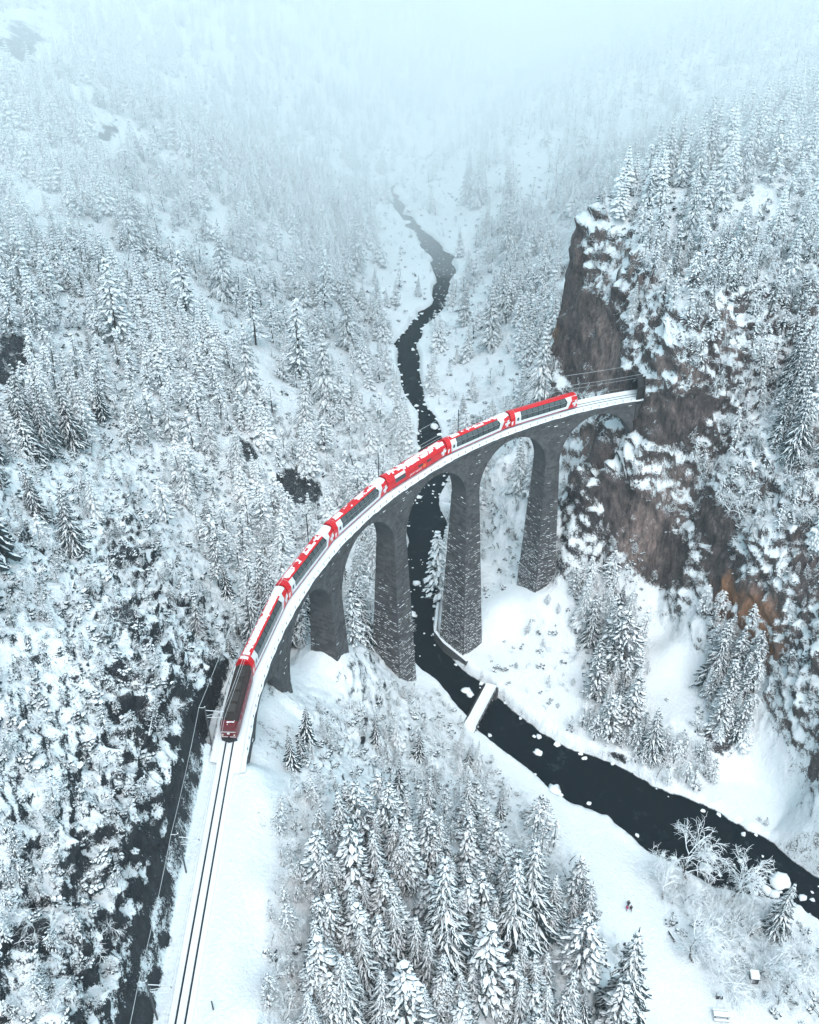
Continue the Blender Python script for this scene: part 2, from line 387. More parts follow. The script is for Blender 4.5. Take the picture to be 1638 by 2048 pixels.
def mat_terrain():
    m, nt, b = new_mat('snowy_rock')
    P = pos(nt)
    sep = N(nt, 'ShaderNodeSeparateXYZ'); nt.links.new(P, sep.inputs[0])
    # rock: dark grey schist, brown and orange limestone to the right
    Pv = scaled(nt, P, (1, 1, .35))
    n1 = noise(nt, .25, 6, .65, Pv, .3); n2 = noise(nt, 1.6, 5, .7, Pv, .2); n3 = noise(nt, .06, 3, .5, P)
    dark = ramp(nt, n2, [(.3, (.003, .006, .009)), (.55, (.012, .017, .022)), (.75, (.035, .043, .048))])
    brown = ramp(nt, n2, [(.25, (.075, .06, .055)), (.5, (.19, .145, .13)), (.75, (.34, .275, .25))])
    orange = ramp(nt, n2, [(.3, (.14, .065, .035)), (.7, (.34, .16, .07))])
    # region: right-hand wall (y below -8)
    rw = N(nt, 'ShaderNodeMapRange'); nt.links.new(mth(nt, 'ADD', sep.outputs[1], mth(nt, 'MULTIPLY', mth(nt, 'SUBTRACT', n1, .5), 16)), rw.inputs[0])
    rw.inputs[1].default_value = 6; rw.inputs[2].default_value = -12
    bm_ = N(nt, 'ShaderNodeMapRange'); nt.links.new(mth(nt, 'ADD', n3, mth(nt, 'MULTIPLY', n1, .5)), bm_.inputs[0]); bm_.inputs[1].default_value = .62; bm_.inputs[2].default_value = .74
    bf = mth(nt, 'MULTIPLY', rw.outputs[0], mth(nt, 'MULTIPLY_ADD', bm_.outputs[0], -.6, 1.0))
    rock = mix(nt, bf, dark, brown)
    stx = noise(nt, 1.1, 5, .75, scaled(nt, P, (1, 1, .12)), .4)
    stn = ramp(nt, stx, [(.36, (.35, .37, .40)), (.52, (1, 1, 1)), (.70, (1.25, 1.2, 1.18))])
    mm_ = N(nt, 'ShaderNodeMix', data_type='RGBA', blend_type='MULTIPLY'); mm_.inputs[0].default_value = 1.0; nt.links.new(rock, mm_.inputs[6]); nt.links.new(stn, mm_.inputs[7]); rock = mm_.outputs[2]
    def blob(cx, cy, cz, r, fr=3.0):
        d = N(nt, 'ShaderNodeVectorMath', operation='DISTANCE'); nt.links.new(P, d.inputs[0]); d.inputs[1].default_value = (cx, cy, cz)
        dd = mth(nt, 'ADD', d.outputs['Value'], mth(nt, 'MULTIPLY', mth(nt, 'SUBTRACT', n1, .5), 14))
        q = N(nt, 'ShaderNodeMapRange', interpolation_type='SMOOTHSTEP'); nt.links.new(dd, q.inputs[0]); q.inputs[1].default_value = r+fr; q.inputs[2].default_value = r-fr
        return q.outputs[0]
    o1 = mth(nt, 'MAXIMUM', blob(58, -19, -36, 8), mth(nt, 'MAXIMUM', blob(68, -20, -34, 5), blob(150, -20, -1, 4)))
    rock = mix(nt, mth(nt, 'MULTIPLY', o1, .85), rock, orange)
    snowc = ramp(nt, noise(nt, .5, 5, .6, P), [(.3, tuple(c*.95 for c in SNOW)), (.7, SNOW)])
    # true face slope drives where snow lies
    at = N(nt, 'ShaderNodeAttribute', attribute_name='rough', attribute_type='GEOMETRY')
    ba = N(nt, 'ShaderNodeAttribute', attribute_name='bare', attribute_type='GEOMETRY')
    n4 = noise(nt, .6, 8, .78, scaled(nt, P, (1, 1, .45)), .5)
    n5 = noise(nt, 4.2, 6, .82, scaled(nt, P, (1, 1, .6)), .8)
    zz_ = mth(nt, 'ADD', mth(nt, 'MULTIPLY', nz(nt), .6), mth(nt, 'MULTIPLY', nz(nt, 'True Normal'), .4))
    v = mth(nt, 'ADD', zz_, mth(nt, 'MULTIPLY', mth(nt, 'SUBTRACT', n4, .5), 2.0))
    v = mth(nt, 'ADD', v, mth(nt, 'MULTIPLY', mth(nt, 'SUBTRACT', n5, .5), 2.4))
    th = mth(nt, 'ADD', mth(nt, 'MULTIPLY_ADD', at.outputs['Fac'], .50, .12), mth(nt, 'MULTIPLY', ba.outputs['Fac'], .62))
    th = mth(nt, 'SUBTRACT', th, mth(nt, 'MULTIPLY', rw.outputs[0], .27))
    f = N(nt, 'ShaderNodeMapRange', interpolation_type='SMOOTHSTEP'); nt.links.new(mth(nt, 'SUBTRACT', v, th), f.inputs[0])
    f.inputs[1].default_value = -.02; f.inputs[2].default_value = .035
    wet = N(nt, 'ShaderNodeMapRange'); nt.links.new(mth(nt, 'ADD', sep.outputs[2], mth(nt, 'MULTIPLY', n2, .5)), wet.inputs[0]); wet.inputs[1].default_value = RZ+.25; wet.inputs[2].default_value = RZ+.45
    n6 = noise(nt, 5.5, 4, .8, scaled(nt, P, (1, 1, .4)), .3)
    sp = N(nt, 'ShaderNodeMapRange', interpolation_type='SMOOTHSTEP'); nt.links.new(mth(nt, 'ADD', n6, mth(nt, 'MULTIPLY', nz(nt), .16)), sp.inputs[0]); sp.inputs[1].default_value = .70; sp.inputs[2].default_value = .76
    fs = mth(nt, 'MAXIMUM', f.outputs[0], mth(nt, 'MULTIPLY', sp.outputs[0], .8))
    f2 = mth(nt, 'MULTIPLY', fs, wet.outputs[0])
    nt.links.new(mix(nt, f2, rock, snowc), b.inputs['Base Color'])
    b.inputs['Roughness'].default_value = .85
    h = mth(nt, 'ADD', mth(nt, 'MULTIPLY', f2, .35), mth(nt, 'MULTIPLY', n2, .6))
    bump(nt, b, h, .8, .8)
    return m
terrain = build_terrain()
terrain.data.materials.append(mat_terrain())
print('terrain', time.time()-T0)
# ------------------------------------------------------------------ trees
def mat_foliage(name, lo, hi, snow_lo, snow_hi, amp, dark=.0):
    m, nt, b = new_mat(name)
    tc = N(nt, 'ShaderNodeTexCoord').outputs['Object']
    oi = N(nt, 'ShaderNodeObjectInfo')
    n = noise(nt, 1.2, 4, .6, tc)
    g = ramp(nt, n, [(.3, lo), (.7, hi)])
    f = snow_mask(nt, snow_lo, snow_hi, 2.6, amp, vec=tc)
    nt.links.new(mix(nt, f, g, SNOW), b.inputs['Base Color'])
    b.inputs['Roughness'].default_value = .8
    return m
M_NEEDLE = mat_foliage('snowy_needles', (.006, .018, .023), (.018, .036, .038), .62, .86, .7)
M_PINE = mat_foliage('snowy_pine_needles', (.006, .018, .023), (.018, .036, .040), .64, .88, 1.0)
M_TWIG = mat_foliage('frosted_twigs', (.12, .13, .14), (.25, .26, .27), -.55, -.05, .8)
M_NEEDLE_F = mat_foliage('hazy_snowy_needles_far', (.06, .09, .095), (.12, .155, .155), -.05, .5, 1.1)  # far needles: lighter base colour stands in for haze, plus more snow
M_PINE_F = mat_foliage('hazy_snowy_pine_needles_far', (.06, .09, .095), (.12, .155, .155), -.3, .25, 1.1)
M_BRSNOW = mat_foliage('branch_snow', (.02, .04, .04), (.04, .06, .06), .22, .45, 1.3)
M_BARK = mat_foliage('bark', (.035, .028, .024), (.075, .06, .05), .35, .6, .5)

class MB:
    def __init__(s): s.v = []; s.f = []; s.m = []
    def add(s, V, F, mi=0):
        o = len(s.v); s.v += [tuple(p) for p in V]; s.f += [tuple(i+o for i in f) for f in F]; s.m += [mi]*len(F)
    def box(s, c, d, mi=0, R=None):
        V = []
        for x in (-.5, .5):
            for y in (-.5, .5):
                for z in (-.5, .5):
                    p = np.array([x*d[0], y*d[1], z*d[2]])
                    if R is not None: p = R@p
                    V.append(p+np.array(c))
        s.add(V, [(0,1,3,2),(4,6,7,5),(0,4,5,1),(2,3,7,6),(0,2,6,4),(1,5,7,3)], mi)
    def tube(s, pts, rad, n=4, mi=0, cap=True):
        pts = [np.array(p, float) for p in pts]; V = []; F = []
        for i, p in enumerate(pts):
            t = pts[min(i+1, len(pts)-1)]-pts[max(i-1, 0)]; t = t/(np.linalg.norm(t)+1e-9)
            a = np.cross(t, (0, 0, 1.0)) if abs(t[2]) < .95 else np.cross(t, (1.0, 0, 0)); a /= np.linalg.norm(a); b = np.cross(t, a)
            r = rad[i] if hasattr(rad, '__len__') else rad
            for k in range(n):
                w = 2*math.pi*k/n; V.append(p+r*(a*math.cos(w)+b*math.sin(w)))
        for i in range(len(pts)-1):
            for k in range(n): F.append((i*n+k, i*n+(k+1) % n, (i+1)*n+(k+1) % n, (i+1)*n+k))
        if cap: F.append(tuple(range(n))[::-1]); F.append(tuple((len(pts)-1)*n+k for k in range(n)))
        s.add(V, F, mi)
    def mesh(s, name, mats, smooth=False):
        me = bpy.data.meshes.new(name); me.from_pydata(s.v, [], s.f)
        for m in mats: me.materials.append(m)
        if len(mats) > 1: me.polygons.foreach_set('material_index', s.m)
        if smooth: me.polygons.foreach_set('use_smooth', [True]*len(me.polygons))
        me.update(); return me
def tagit(o, label=None, cat=None, group=None, kind=None):
    if label: o['label'] = label
    if cat: o['category'] = cat
    if group: o['group'] = group
    if kind: o['kind'] = kind
    return o
def link(name, me, parent=None, loc=None):
    o = bpy.data.objects.new(name, me); COL.objects.link(o)
    if parent is not None: o.parent = parent
    if loc is not None: o.location = loc
    return o
def trunk_mb(h, r, rg, lean=.02, top=.96, n=6):
    t = MB(); pts = []; a = rg.uniform(0, 6.28)
    for i in range(7):
        f = i/6; pts.append((math.cos(a)*lean*h*f*f+rg.normal(0, .03), math.sin(a)*lean*h*f*f+rg.normal(0, .03), -0.8+f*(h*top+.8)))
    t.tube(pts, [r*(1-f*.92)*(1.25 if f == 0 else 1) for f in np.linspace(0, 1, 7)], n); return t
def spruce(seed, h=20., w=.17, nl=19, start=.08, segs=4):
    rg = np.random.default_rng(seed); c = MB()
    for i in range(nl):
        f = start+(1-start)*(i+.5)/nl
        z0 = h*f; R = h*w*((1-f)**.85)*(1+rg.normal(0, .08))+.22
        nb = int((8 if segs > 4 else 6)+(6 if segs > 4 else 5)*(1-f)) + (i % 2)
        a0 = rg.uniform(0, 6.28)
        for k in range(nb):
            a = a0+2*math.pi*k/nb+rg.normal(0, .16); L = R*rg.uniform(.72, 1.18)
            if rg.random() < .06: continue
            dr = rg.uniform(.32, .62)*L; ca, sa = math.cos(a), math.sin(a)
            wid = max(.14, (.085 if segs > 4 else .13)*L*rg.uniform(.8, 1.3)); th = .07+.02*L
            V = []
            for j in range(segs+1):
                u = j/segs; rr = .06*L+L*u; zz = z0+.12*L*math.sin(u*2.2)-dr*u*u*1.1
                ww = wid*(.45+1.0*math.sin(math.pi*min(1, u*.86+.14)))*(1.35 if j % 2 else .8)*(0.12 if j == segs else 1)
                sw = rg.normal(0, .04*L)
                px, py = ca*rr-sa*sw, sa*rr+ca*sw
                tw = ww*.42
                V += [(px-sa*ww, py+ca*ww, zz-.75*ww-.10), (px-sa*tw, py+ca*tw, zz+th), (px+sa*tw, py-ca*tw, zz+th), (px+sa*ww, py-ca*ww, zz-.75*ww-.10)]
            for j in range(segs):
                o = j*4; c.add([V[q] for q in (o, o+1, o+2, o+3, o+4, o+5, o+6, o+7)], [(4, 5, 1, 0), (6, 7, 3, 2)], 0); c.add([V[q] for q in (o+1, o+2, o+5, o+6)], [(2, 3, 1, 0)], 1)
            if segs > 4:
                for j in range(6):
                    for sg in (-1, 1):
                        u = .18+.145*j+rg.normal(0, .03); rr = L*u; zz = z0+.12*L*math.sin(u*2.2)-dr*u*u*1.1
                        fl = (.20*L+.16)*(1.35-.17*j)*rg.uniform(.8, 1.3); da = sg*rg.uniform(.45, .8)
                        dx, dy = math.cos(a+da), math.sin(a+da); nx, ny = -dy, dx; q = .05+.014*L
                        p = np.array([ca*rr, sa*rr, zz]); e = p+np.array([dx*fl, dy*fl, -.5*fl])
                        n3 = np.array([nx, ny, 0])
                        c.add([p+n3*q*1.7-(0, 0, .2), p+n3*q+(0, 0, .08), p-n3*q+(0, 0, .08), p-n3*q*1.7-(0, 0, .2), e], [(0, 1, 4), (2, 3, 4)], 0); c.add([p+n3*q+(0, 0, .08), p-n3*q+(0, 0, .08), e+(0, 0, .03)], [(0, 1, 2)], 1)
    c.tube([(0, 0, h*.93), (0, 0, h*1.03)], [.16, .03], 4)
    t = trunk_mb(h, .012*h+.06, rg)
    return t, c
_ico = None
def clump(c, p, r, rg, sq=.6, sub=1, out=None):
    global _ico
    if _ico is None:
        _ico = {}
        for s_ in (1, 2):
            b = bmesh.new(); bmesh.ops.create_icosphere(b, subdivisions=s_, radius=1.0)
            _ico[s_] = (np.array([v.co[:] for v in b.verts]), [tuple(v.index for v in f.verts) for f in b.faces]); b.free()
    V, F = _ico[sub]
    d = 1+rg.uniform(-.34, .34, len(V))
    P = V*d[:, None]*np.array([r*rg.uniform(.8, 1.25), r*rg.uniform(.8, 1.25), r*sq])+np.array(p)
    if out is not None:
        ca, sa = math.cos(out), math.sin(out); Q = V*d[:, None]*np.array([r*rg.uniform(1.3, 1.9), r*rg.uniform(.55, .85), r*sq])
        P = np.stack([Q[:, 0]*ca-Q[:, 1]*sa, Q[:, 0]*sa+Q[:, 1]*ca, Q[:, 2]-.35*Q[:, 0]], 1)+np.array(p)
    c.add(P, F)
def pine(seed, h=15., w=.2, n=110, bare=.35, cone=False):
    rg = np.random.default_rng(seed); c = MB(); t = trunk_mb(h, .013*h+.05, rg, .05)
    for i in range(n):
        f = bare+(1-bare)*rg.random()**(1.1 if cone else .85); g = (f-bare)/(1-bare)
        R = h*w*((1-g)**.75*.95+.08) if cone else h*w*(math.sin(math.pi*min(1, max(0.05, g*.86+.16)))**.7)
        a = rg.uniform(0, 6.28); q = R*math.sqrt(rg.uniform(.25, 1))
        p = (q*math.cos(a), q*math.sin(a), h*f-.38*q)
        clump(c, p, rg.uniform(.2, .44)*(.6+h/30), rg, .42, 1, a+rg.normal(0, .3))
        if i % 4 == 0: t.tube([(0, 0, h*f-.5*q-.3), p], [.07, .03], 3)
    clump(c, (0, 0, h*.99), .55, rg, .9)
    return t, c
def bare(seed, h=10., spread=.5, n0=5, lv=4, stem=True):
    rg = np.random.default_rng(seed); c = MB(); t = MB()
    def grow(p, d, L, r, k):
        d = d/np.linalg.norm(d); pts = [p]; q = p; dd = d
        for i in range(3):
            dd = dd+rg.normal(0, .16, 3)+np.array([0, 0, -.05*k]); dd /= np.linalg.norm(dd); q = q+dd*L/3; pts.append(q)
        (t if k < 1 else c).tube(pts, [r, r*.8, r*.6, r*.4], 3 if k else 5, cap=False)
        if k >= lv: return
        nb = [6, 6, 5, 3][min(k, 3)]
        for i in range(nb):
            u = rg.uniform(.3, 1.0) if k else rg.uniform(.35, 1.0)
            j = min(2, int(u*3)); pp = pts[j]+(pts[j+1]-pts[j])*(u*3-j)
            nd = dd+rg.normal(0, spread, 3); nd[2] += .12
            grow(pp, nd, L*rg.uniform(.5, .72), max(r*.48, .024), k+1)
    for i in range(1 if stem else n0):
        d = np.array([rg.normal(0, .06 if stem else .75), rg.normal(0, .06 if stem else .75), 1.0])
        grow(np.array([0, 0, -.3]), d, h*.42, .012*h+.03, 0 if stem else 1)
    if not stem: t.tube([(0, 0, -.4), (0, 0, .3)], [.1, .05], 4)
    return t, c
def bush(seed, h=2.5, n=22):
    rg = np.random.default_rng(seed); c = MB(); t = MB(); t.tube([(0, 0, -.6), (0, 0, .4)], [.12, .06], 4)
    for i in range(n):
        a = rg.uniform(0, 6.28); q = h*.55*math.sqrt(rg.random())
        clump(c, (q*math.cos(a), q*math.sin(a), h*.42*(1-(q/h)**2)+rg.uniform(-.2, .25)*h), h*rg.uniform(.10, .24), rg, .75, 1)
    return t, c
VAR = {}
def variant(kind, i, tc):
    t, c = tc; VAR.setdefault(kind, []).append((t.mesh('trunk', [M_BARK], True), c.mesh('crown', [{'spruce': M_NEEDLE, 'pine': M_PINE, 'bare_tree': M_TWIG, 'bush': M_PINE}[kind], M_BRSNOW])))
for i in range(6): variant('spruce', i, spruce(100+i, 20., rng.uniform(.15, .20), 19, .06, 5))
for i in range(6): variant('pine', i, pine(200+i, 15., rng.uniform(.16, .22), 210, rng.uniform(.08, .3), i % 3 < 2))
for i in range(4): variant('bare_tree', i, bare(300+i, 10.))
for i in range(2): variant('bare_tree', i, bare(330+i, 8., .55, 6, 4, False))
for i in range(4): variant('bush', i, bush(400+i))
VH = {'spruce': 20., 'pine': 15., 'bare_tree': 9., 'bush': 2.5}
# simplified copies for the far woods: same builders, fewer branches
def far_mesh(kind, tc):
    t, c = tc; a = MB(); a.add(t.v, t.f, 0); a.add(c.v, c.f, 1); a.m = a.m[:len(t.f)]+[1+q for q in c.m]
    return a.mesh('wood_tree', [M_BARK, {'spruce': M_NEEDLE, 'pine': M_PINE, 'bare_tree': M_TWIG, 'bush': M_PINE}[kind], M_BRSNOW])
FAR = []
for i in range(4): FAR.append(('spruce', far_mesh('spruce', spruce(500+i, 20., .15+.015*i, 16, .05, 4))))
for i in range(4): FAR.append(('pine', far_mesh('pine', pine(520+i, 15., .17+.015*i, 110, .10+.06*i, i % 2 == 0))))
for i in range(3): FAR.append(('bare_tree', far_mesh('bare_tree', bare(540+i, 10., .5, 5, 3, i < 2))))
for i in range(3): FAR.append(('bush', far_mesh('bush', bush(560+i, 2.5, 12))))

NF = len(FAR)
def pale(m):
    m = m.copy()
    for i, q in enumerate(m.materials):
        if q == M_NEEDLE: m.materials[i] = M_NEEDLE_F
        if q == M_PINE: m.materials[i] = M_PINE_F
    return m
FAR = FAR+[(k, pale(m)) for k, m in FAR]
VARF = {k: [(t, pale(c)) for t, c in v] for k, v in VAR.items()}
def gn_scatter(name, P, ROT, SCL, IDX, meshes, label):
    """one object: points with stored rotation, scale and kind, an instance of a mesh at each"""
    me = bpy.data.meshes.new(name); me.vertices.add(len(P)); me.vertices.foreach_set('co', np.asarray(P, np.float32).ravel())
    a = me.attributes.new('rot', 'FLOAT_VECTOR', 'POINT'); a.data.foreach_set('vector', np.asarray(ROT, np.float32).ravel())
    a = me.attributes.new('scl', 'FLOAT_VECTOR', 'POINT'); a.data.foreach_set('vector', np.asarray(SCL, np.float32).ravel())
    a = me.attributes.new('kind_index', 'INT', 'POINT'); a.data.foreach_set('value', np.asarray(IDX, np.int32))
    o = link(name, me); tagit(o, label, None, None, 'stuff')
    g = bpy.data.node_groups.new(name, 'GeometryNodeTree')
    g.interface.new_socket('Geometry', in_out='INPUT', socket_type='NodeSocketGeometry'); g.interface.new_socket('Geometry', in_out='OUTPUT', socket_type='NodeSocketGeometry')
    gi = g.nodes.new('NodeGroupInput'); go = g.nodes.new('NodeGroupOutput')
    def attr(n, t):
        q = g.nodes.new('GeometryNodeInputNamedAttribute'); q.data_type = t; q.inputs['Name'].default_value = n; return q.outputs['Attribute']
    rot = attr('rot', 'FLOAT_VECTOR'); scl = attr('scl', 'FLOAT_VECTOR'); ki = attr('kind_index', 'INT')
    e2r = g.nodes.new('FunctionNodeEulerToRotation'); g.links.new(rot, e2r.inputs[0])
    j = g.nodes.new('GeometryNodeJoinGeometry')
    for k, m_ in enumerate(meshes):
        if not (np.asarray(IDX) == k).any(): continue
        src = bpy.data.objects.new('wood_tree_source', m_)
        oi = g.nodes.new('GeometryNodeObjectInfo'); oi.inputs['Object'].default_value = src
        cmp_ = g.nodes.new('FunctionNodeCompare'); cmp_.data_type = 'INT'; cmp_.operation = 'EQUAL'; cmp_.inputs['B'].default_value = 0
        ii = [s_ for s_ in cmp_.inputs if s_.type == 'INT']; g.links.new(ki, ii[0]); ii[1].default_value = k
        ip = g.nodes.new('GeometryNodeInstanceOnPoints')
        g.links.new(gi.outputs[0], ip.inputs['Points']); g.links.new(cmp_.outputs[0], ip.inputs['Selection'])
        g.links.new(oi.outputs['Geometry'], ip.inputs['Instance']); g.links.new(e2r.outputs[0], ip.inputs['Rotation']); g.links.new(scl, ip.inputs['Scale'])
        g.links.new(ip.outputs[0], j.inputs[0])
    g.links.new(j.outputs[0], go.inputs[0])
    md = o.modifiers.new('scatter', 'NODES'); md.node_group = g
    return o
# ------------------------------------------------------------------ river
def mat_water():
    m, nt, b = new_mat('river_water')
    P = pos(nt)
    b.inputs['Base Color'].default_value = (.004, .008, .011, 1); b.inputs['Roughness'].default_value = .22
    b.inputs['IOR'].default_value = 1.33; b.inputs['Specular IOR Level'].default_value = .07
    n = noise(nt, .9, 5, .7, scaled(nt, P, (1, 1, 1)), .6); n2 = noise(nt, .12, 4, .6, P, 1.5)
    foam = ramp(nt, mth(nt, 'MULTIPLY', mth(nt, 'POWER', n2, 2.0), mth(nt, 'MULTIPLY', n, 2.2)), [(.42, (.004, .008, .011)), (.75, (.03, .045, .052))])
    nt.links.new(foam, b.inputs['Base Color'])
    bump(nt, b, n, .5, .12); return m
n_ = 0
wm = MB()
for i in range(len(RL)):
    a, b = RL[i], RR[min(i, len(RR)-1)] if len(RR) == len(RL) else RR[round(i*(len(RR)-1)/(len(RL)-1))]
    d = (b-a); L_ = np.hypot(*d)+1e-6; d = d/L_
    wm.v += [tuple(a-d*9)+(RZ,), tuple(b+d*9)+(RZ,)]
for i in range(len(RL)-1): wm.f.append((2*i, 2*i+1, 2*i+3, 2*i+2)); wm.m.append(0)
o = link('river_water', wm.mesh('river_water', [mat_water()])); o['kind'] = 'structure'

# ------------------------------------------------------------------ masonry viaduct
def mat_stone(name, lo, hi):
    m, nt, b = new_mat(name); P = pos(nt)
    n = noise(nt, .5, 5, .65, P); n2 = noise(nt, 3.5, 4, .7, P)
    base_ = ramp(nt, mth(nt, 'MULTIPLY_ADD', n2, .5, mth(nt, 'MULTIPLY', n, .5)), [(.33, lo), (.62, hi)])
    oi = N(nt, 'ShaderNodeNewGeometry').outputs['Random Per Island']
    hv = N(nt, 'ShaderNodeHueSaturation'); nt.links.new(base_, hv.inputs['Color']); nt.links.new(mth(nt, 'MULTIPLY_ADD', oi, .6, .7), hv.inputs['Value'])
    f = snow_mask(nt, 1.3, 1.5, 3.0, .6)
    nt.links.new(mix(nt, f, hv.outputs[0], SNOW), b.inputs['Base Color']); b.inputs['Roughness'].default_value = .9
    bump(nt, b, n2, .5, .06); return m
M_SNOW = mat_snow()
M_STONE = mat_stone('viaduct_limestone', (.034, .038, .041), (.098, .102, .104))
M_STEEL = mat_simple('galvanised_steel', (.20, .22, .23), .5, .4)
M_DARK = mat_simple('steel_and_tunnel_dark', (.02, .024, .028), .5, .3)
M_RAIL = mat_simple('wet_rail', (.018, .03, .042), .35, .5)
M_WHITEWIRE = mat_simple('snow_covered_wire', (.62, .68, .70), .8)
M_WOOD = mat_simple('weathered_wood', (.035, .03, .028), .8)
SP0, SPS = 6.84, 24.07
def PT(th_s, dr, z, off=(0, 0)):
    return TP(th_s, dr, z)
PBASE = [-52.0, -62.0, -58.0, -30.0, -20.0]
via = bpy.data.objects.new('railway_viaduct', None); COL.objects.link(via)
tagit(via, 'tall curved stone railway viaduct with five piers carrying the red train', 'viaduct')
ZSP, RA = -11.9, 10.0
def pier_corner(c, e, t, z, a, b):
    """c: centre at rail level; batter grows downwards"""
    zz = -z
    return c+e*(-.35+a*(1.87+zz*.044))+t*b*(1.99+max(zz-12, 0)*.026)+np.array([0, 0, z])
def add_block(mb, P0, P1, Q0, Q1, n, d, snowd):
    """a proud stone between bottom edge P0-P1 and top edge Q0-Q1, pushed out by d along n"""
    g = .035
    c = (P0+P1+Q0+Q1)/4
    f = lambda p: c+(p-c)*.965
    a, b, q, r = f(P0), f(P1), f(Q1), f(Q0)
    V = [a, b, q, r, a+n*d, b+n*d, q+n*d*.85, r+n*d*.85]
    mb.add(V, [(4, 5, 6, 7), (3, 7, 6, 2), (0, 1, 5, 4), (0, 4, 7, 3), (1, 2, 6, 5)], 0)
    if snowd > 0:
        h = np.array([0, 0, 1.0]); w = (q-r)
        s0, s1 = r+w*random.uniform(0, .3), r+w*random.uniform(.6, 1)
        V = [s0-n*.05, s1-n*.05, s1+n*(d+snowd), s0+n*(d+snowd), s0-n*.05+h*.09, s1-n*.05+h*.09, s1+n*(d+snowd*.6)+h*.03, s0+n*(d+snowd*.6)+h*.03]
        mb.add(V, [(4, 7, 6, 5), (3, 2, 6, 7), (0, 3, 7, 4), (1, 5, 6, 2)], 1)
for k in range(5):
    s0 = SP0+SPS*k; t, e = TF(s0); c = np.array(TP(s0, 0, 0)); zb = PBASE[k]
    mb = MB(); V = []
    for z in (ZSP, zb):
        for a, b in ((-1, -1), (1, -1), (1, 1), (-1, 1)): V.append(pier_corner(c, e, t, z, a, b))
    mb.add(V, [(0, 1, 5, 4), (1, 2, 6, 5), (2, 3, 7, 6), (3, 0, 4, 7), (0, 3, 2, 1), (4, 5, 6, 7)])
    p = link('pier', mb.mesh('pier', [M_STONE]), via)
    sb = MB()
    rows = np.arange(ZSP-.5, zb+.4, -.52)
    faces = [((-1, -1), (-1, 1), -e), ((-1, 1), (1, 1), t), ((1, 1), (1, -1), e), ((1, -1), (-1, -1), -t)]
    for (A0, A1, nrm) in faces:
        for ri, z in enumerate(rows):
            zl = z-.48; depth = (ZSP-z)/40.
            L0, L1 = pier_corner(c, e, t, zl, *A0), pier_corner(c, e, t, zl, *A1)
            U0, U1 = pier_corner(c, e, t, z, *A0), pier_corner(c, e, t, z, *A1)
            wl = np.linalg.norm(U1-U0); nb = max(3, int(wl/.95)); cuts = np.linspace(0, 1, nb+1)
            cuts[1:-1] += np.array([random.uniform(-.3, .3) for _ in range(nb-1)])/nb+(.5/nb if ri % 2 else 0)*.6
            for i in range(nb):
                u, v = cuts[i], cuts[i+1]
                sn = random.random() < (.02+.75*min(1, max(0, depth*1.3-.2)))
                add_block(sb, L0+(L1-L0)*u, L0+(L1-L0)*v, U0+(U1-U0)*u, U0+(U1-U0)*v, nrm, random.uniform(.04, .13), random.uniform(.01, .06) if sn else 0)
    so = link('stonework', sb.mesh('stonework', [M_STONE, M_SNOW]), p); so['kind'] = 'stuff'
DIN, DOUT = -2.45, 1.75
ZT = -.78
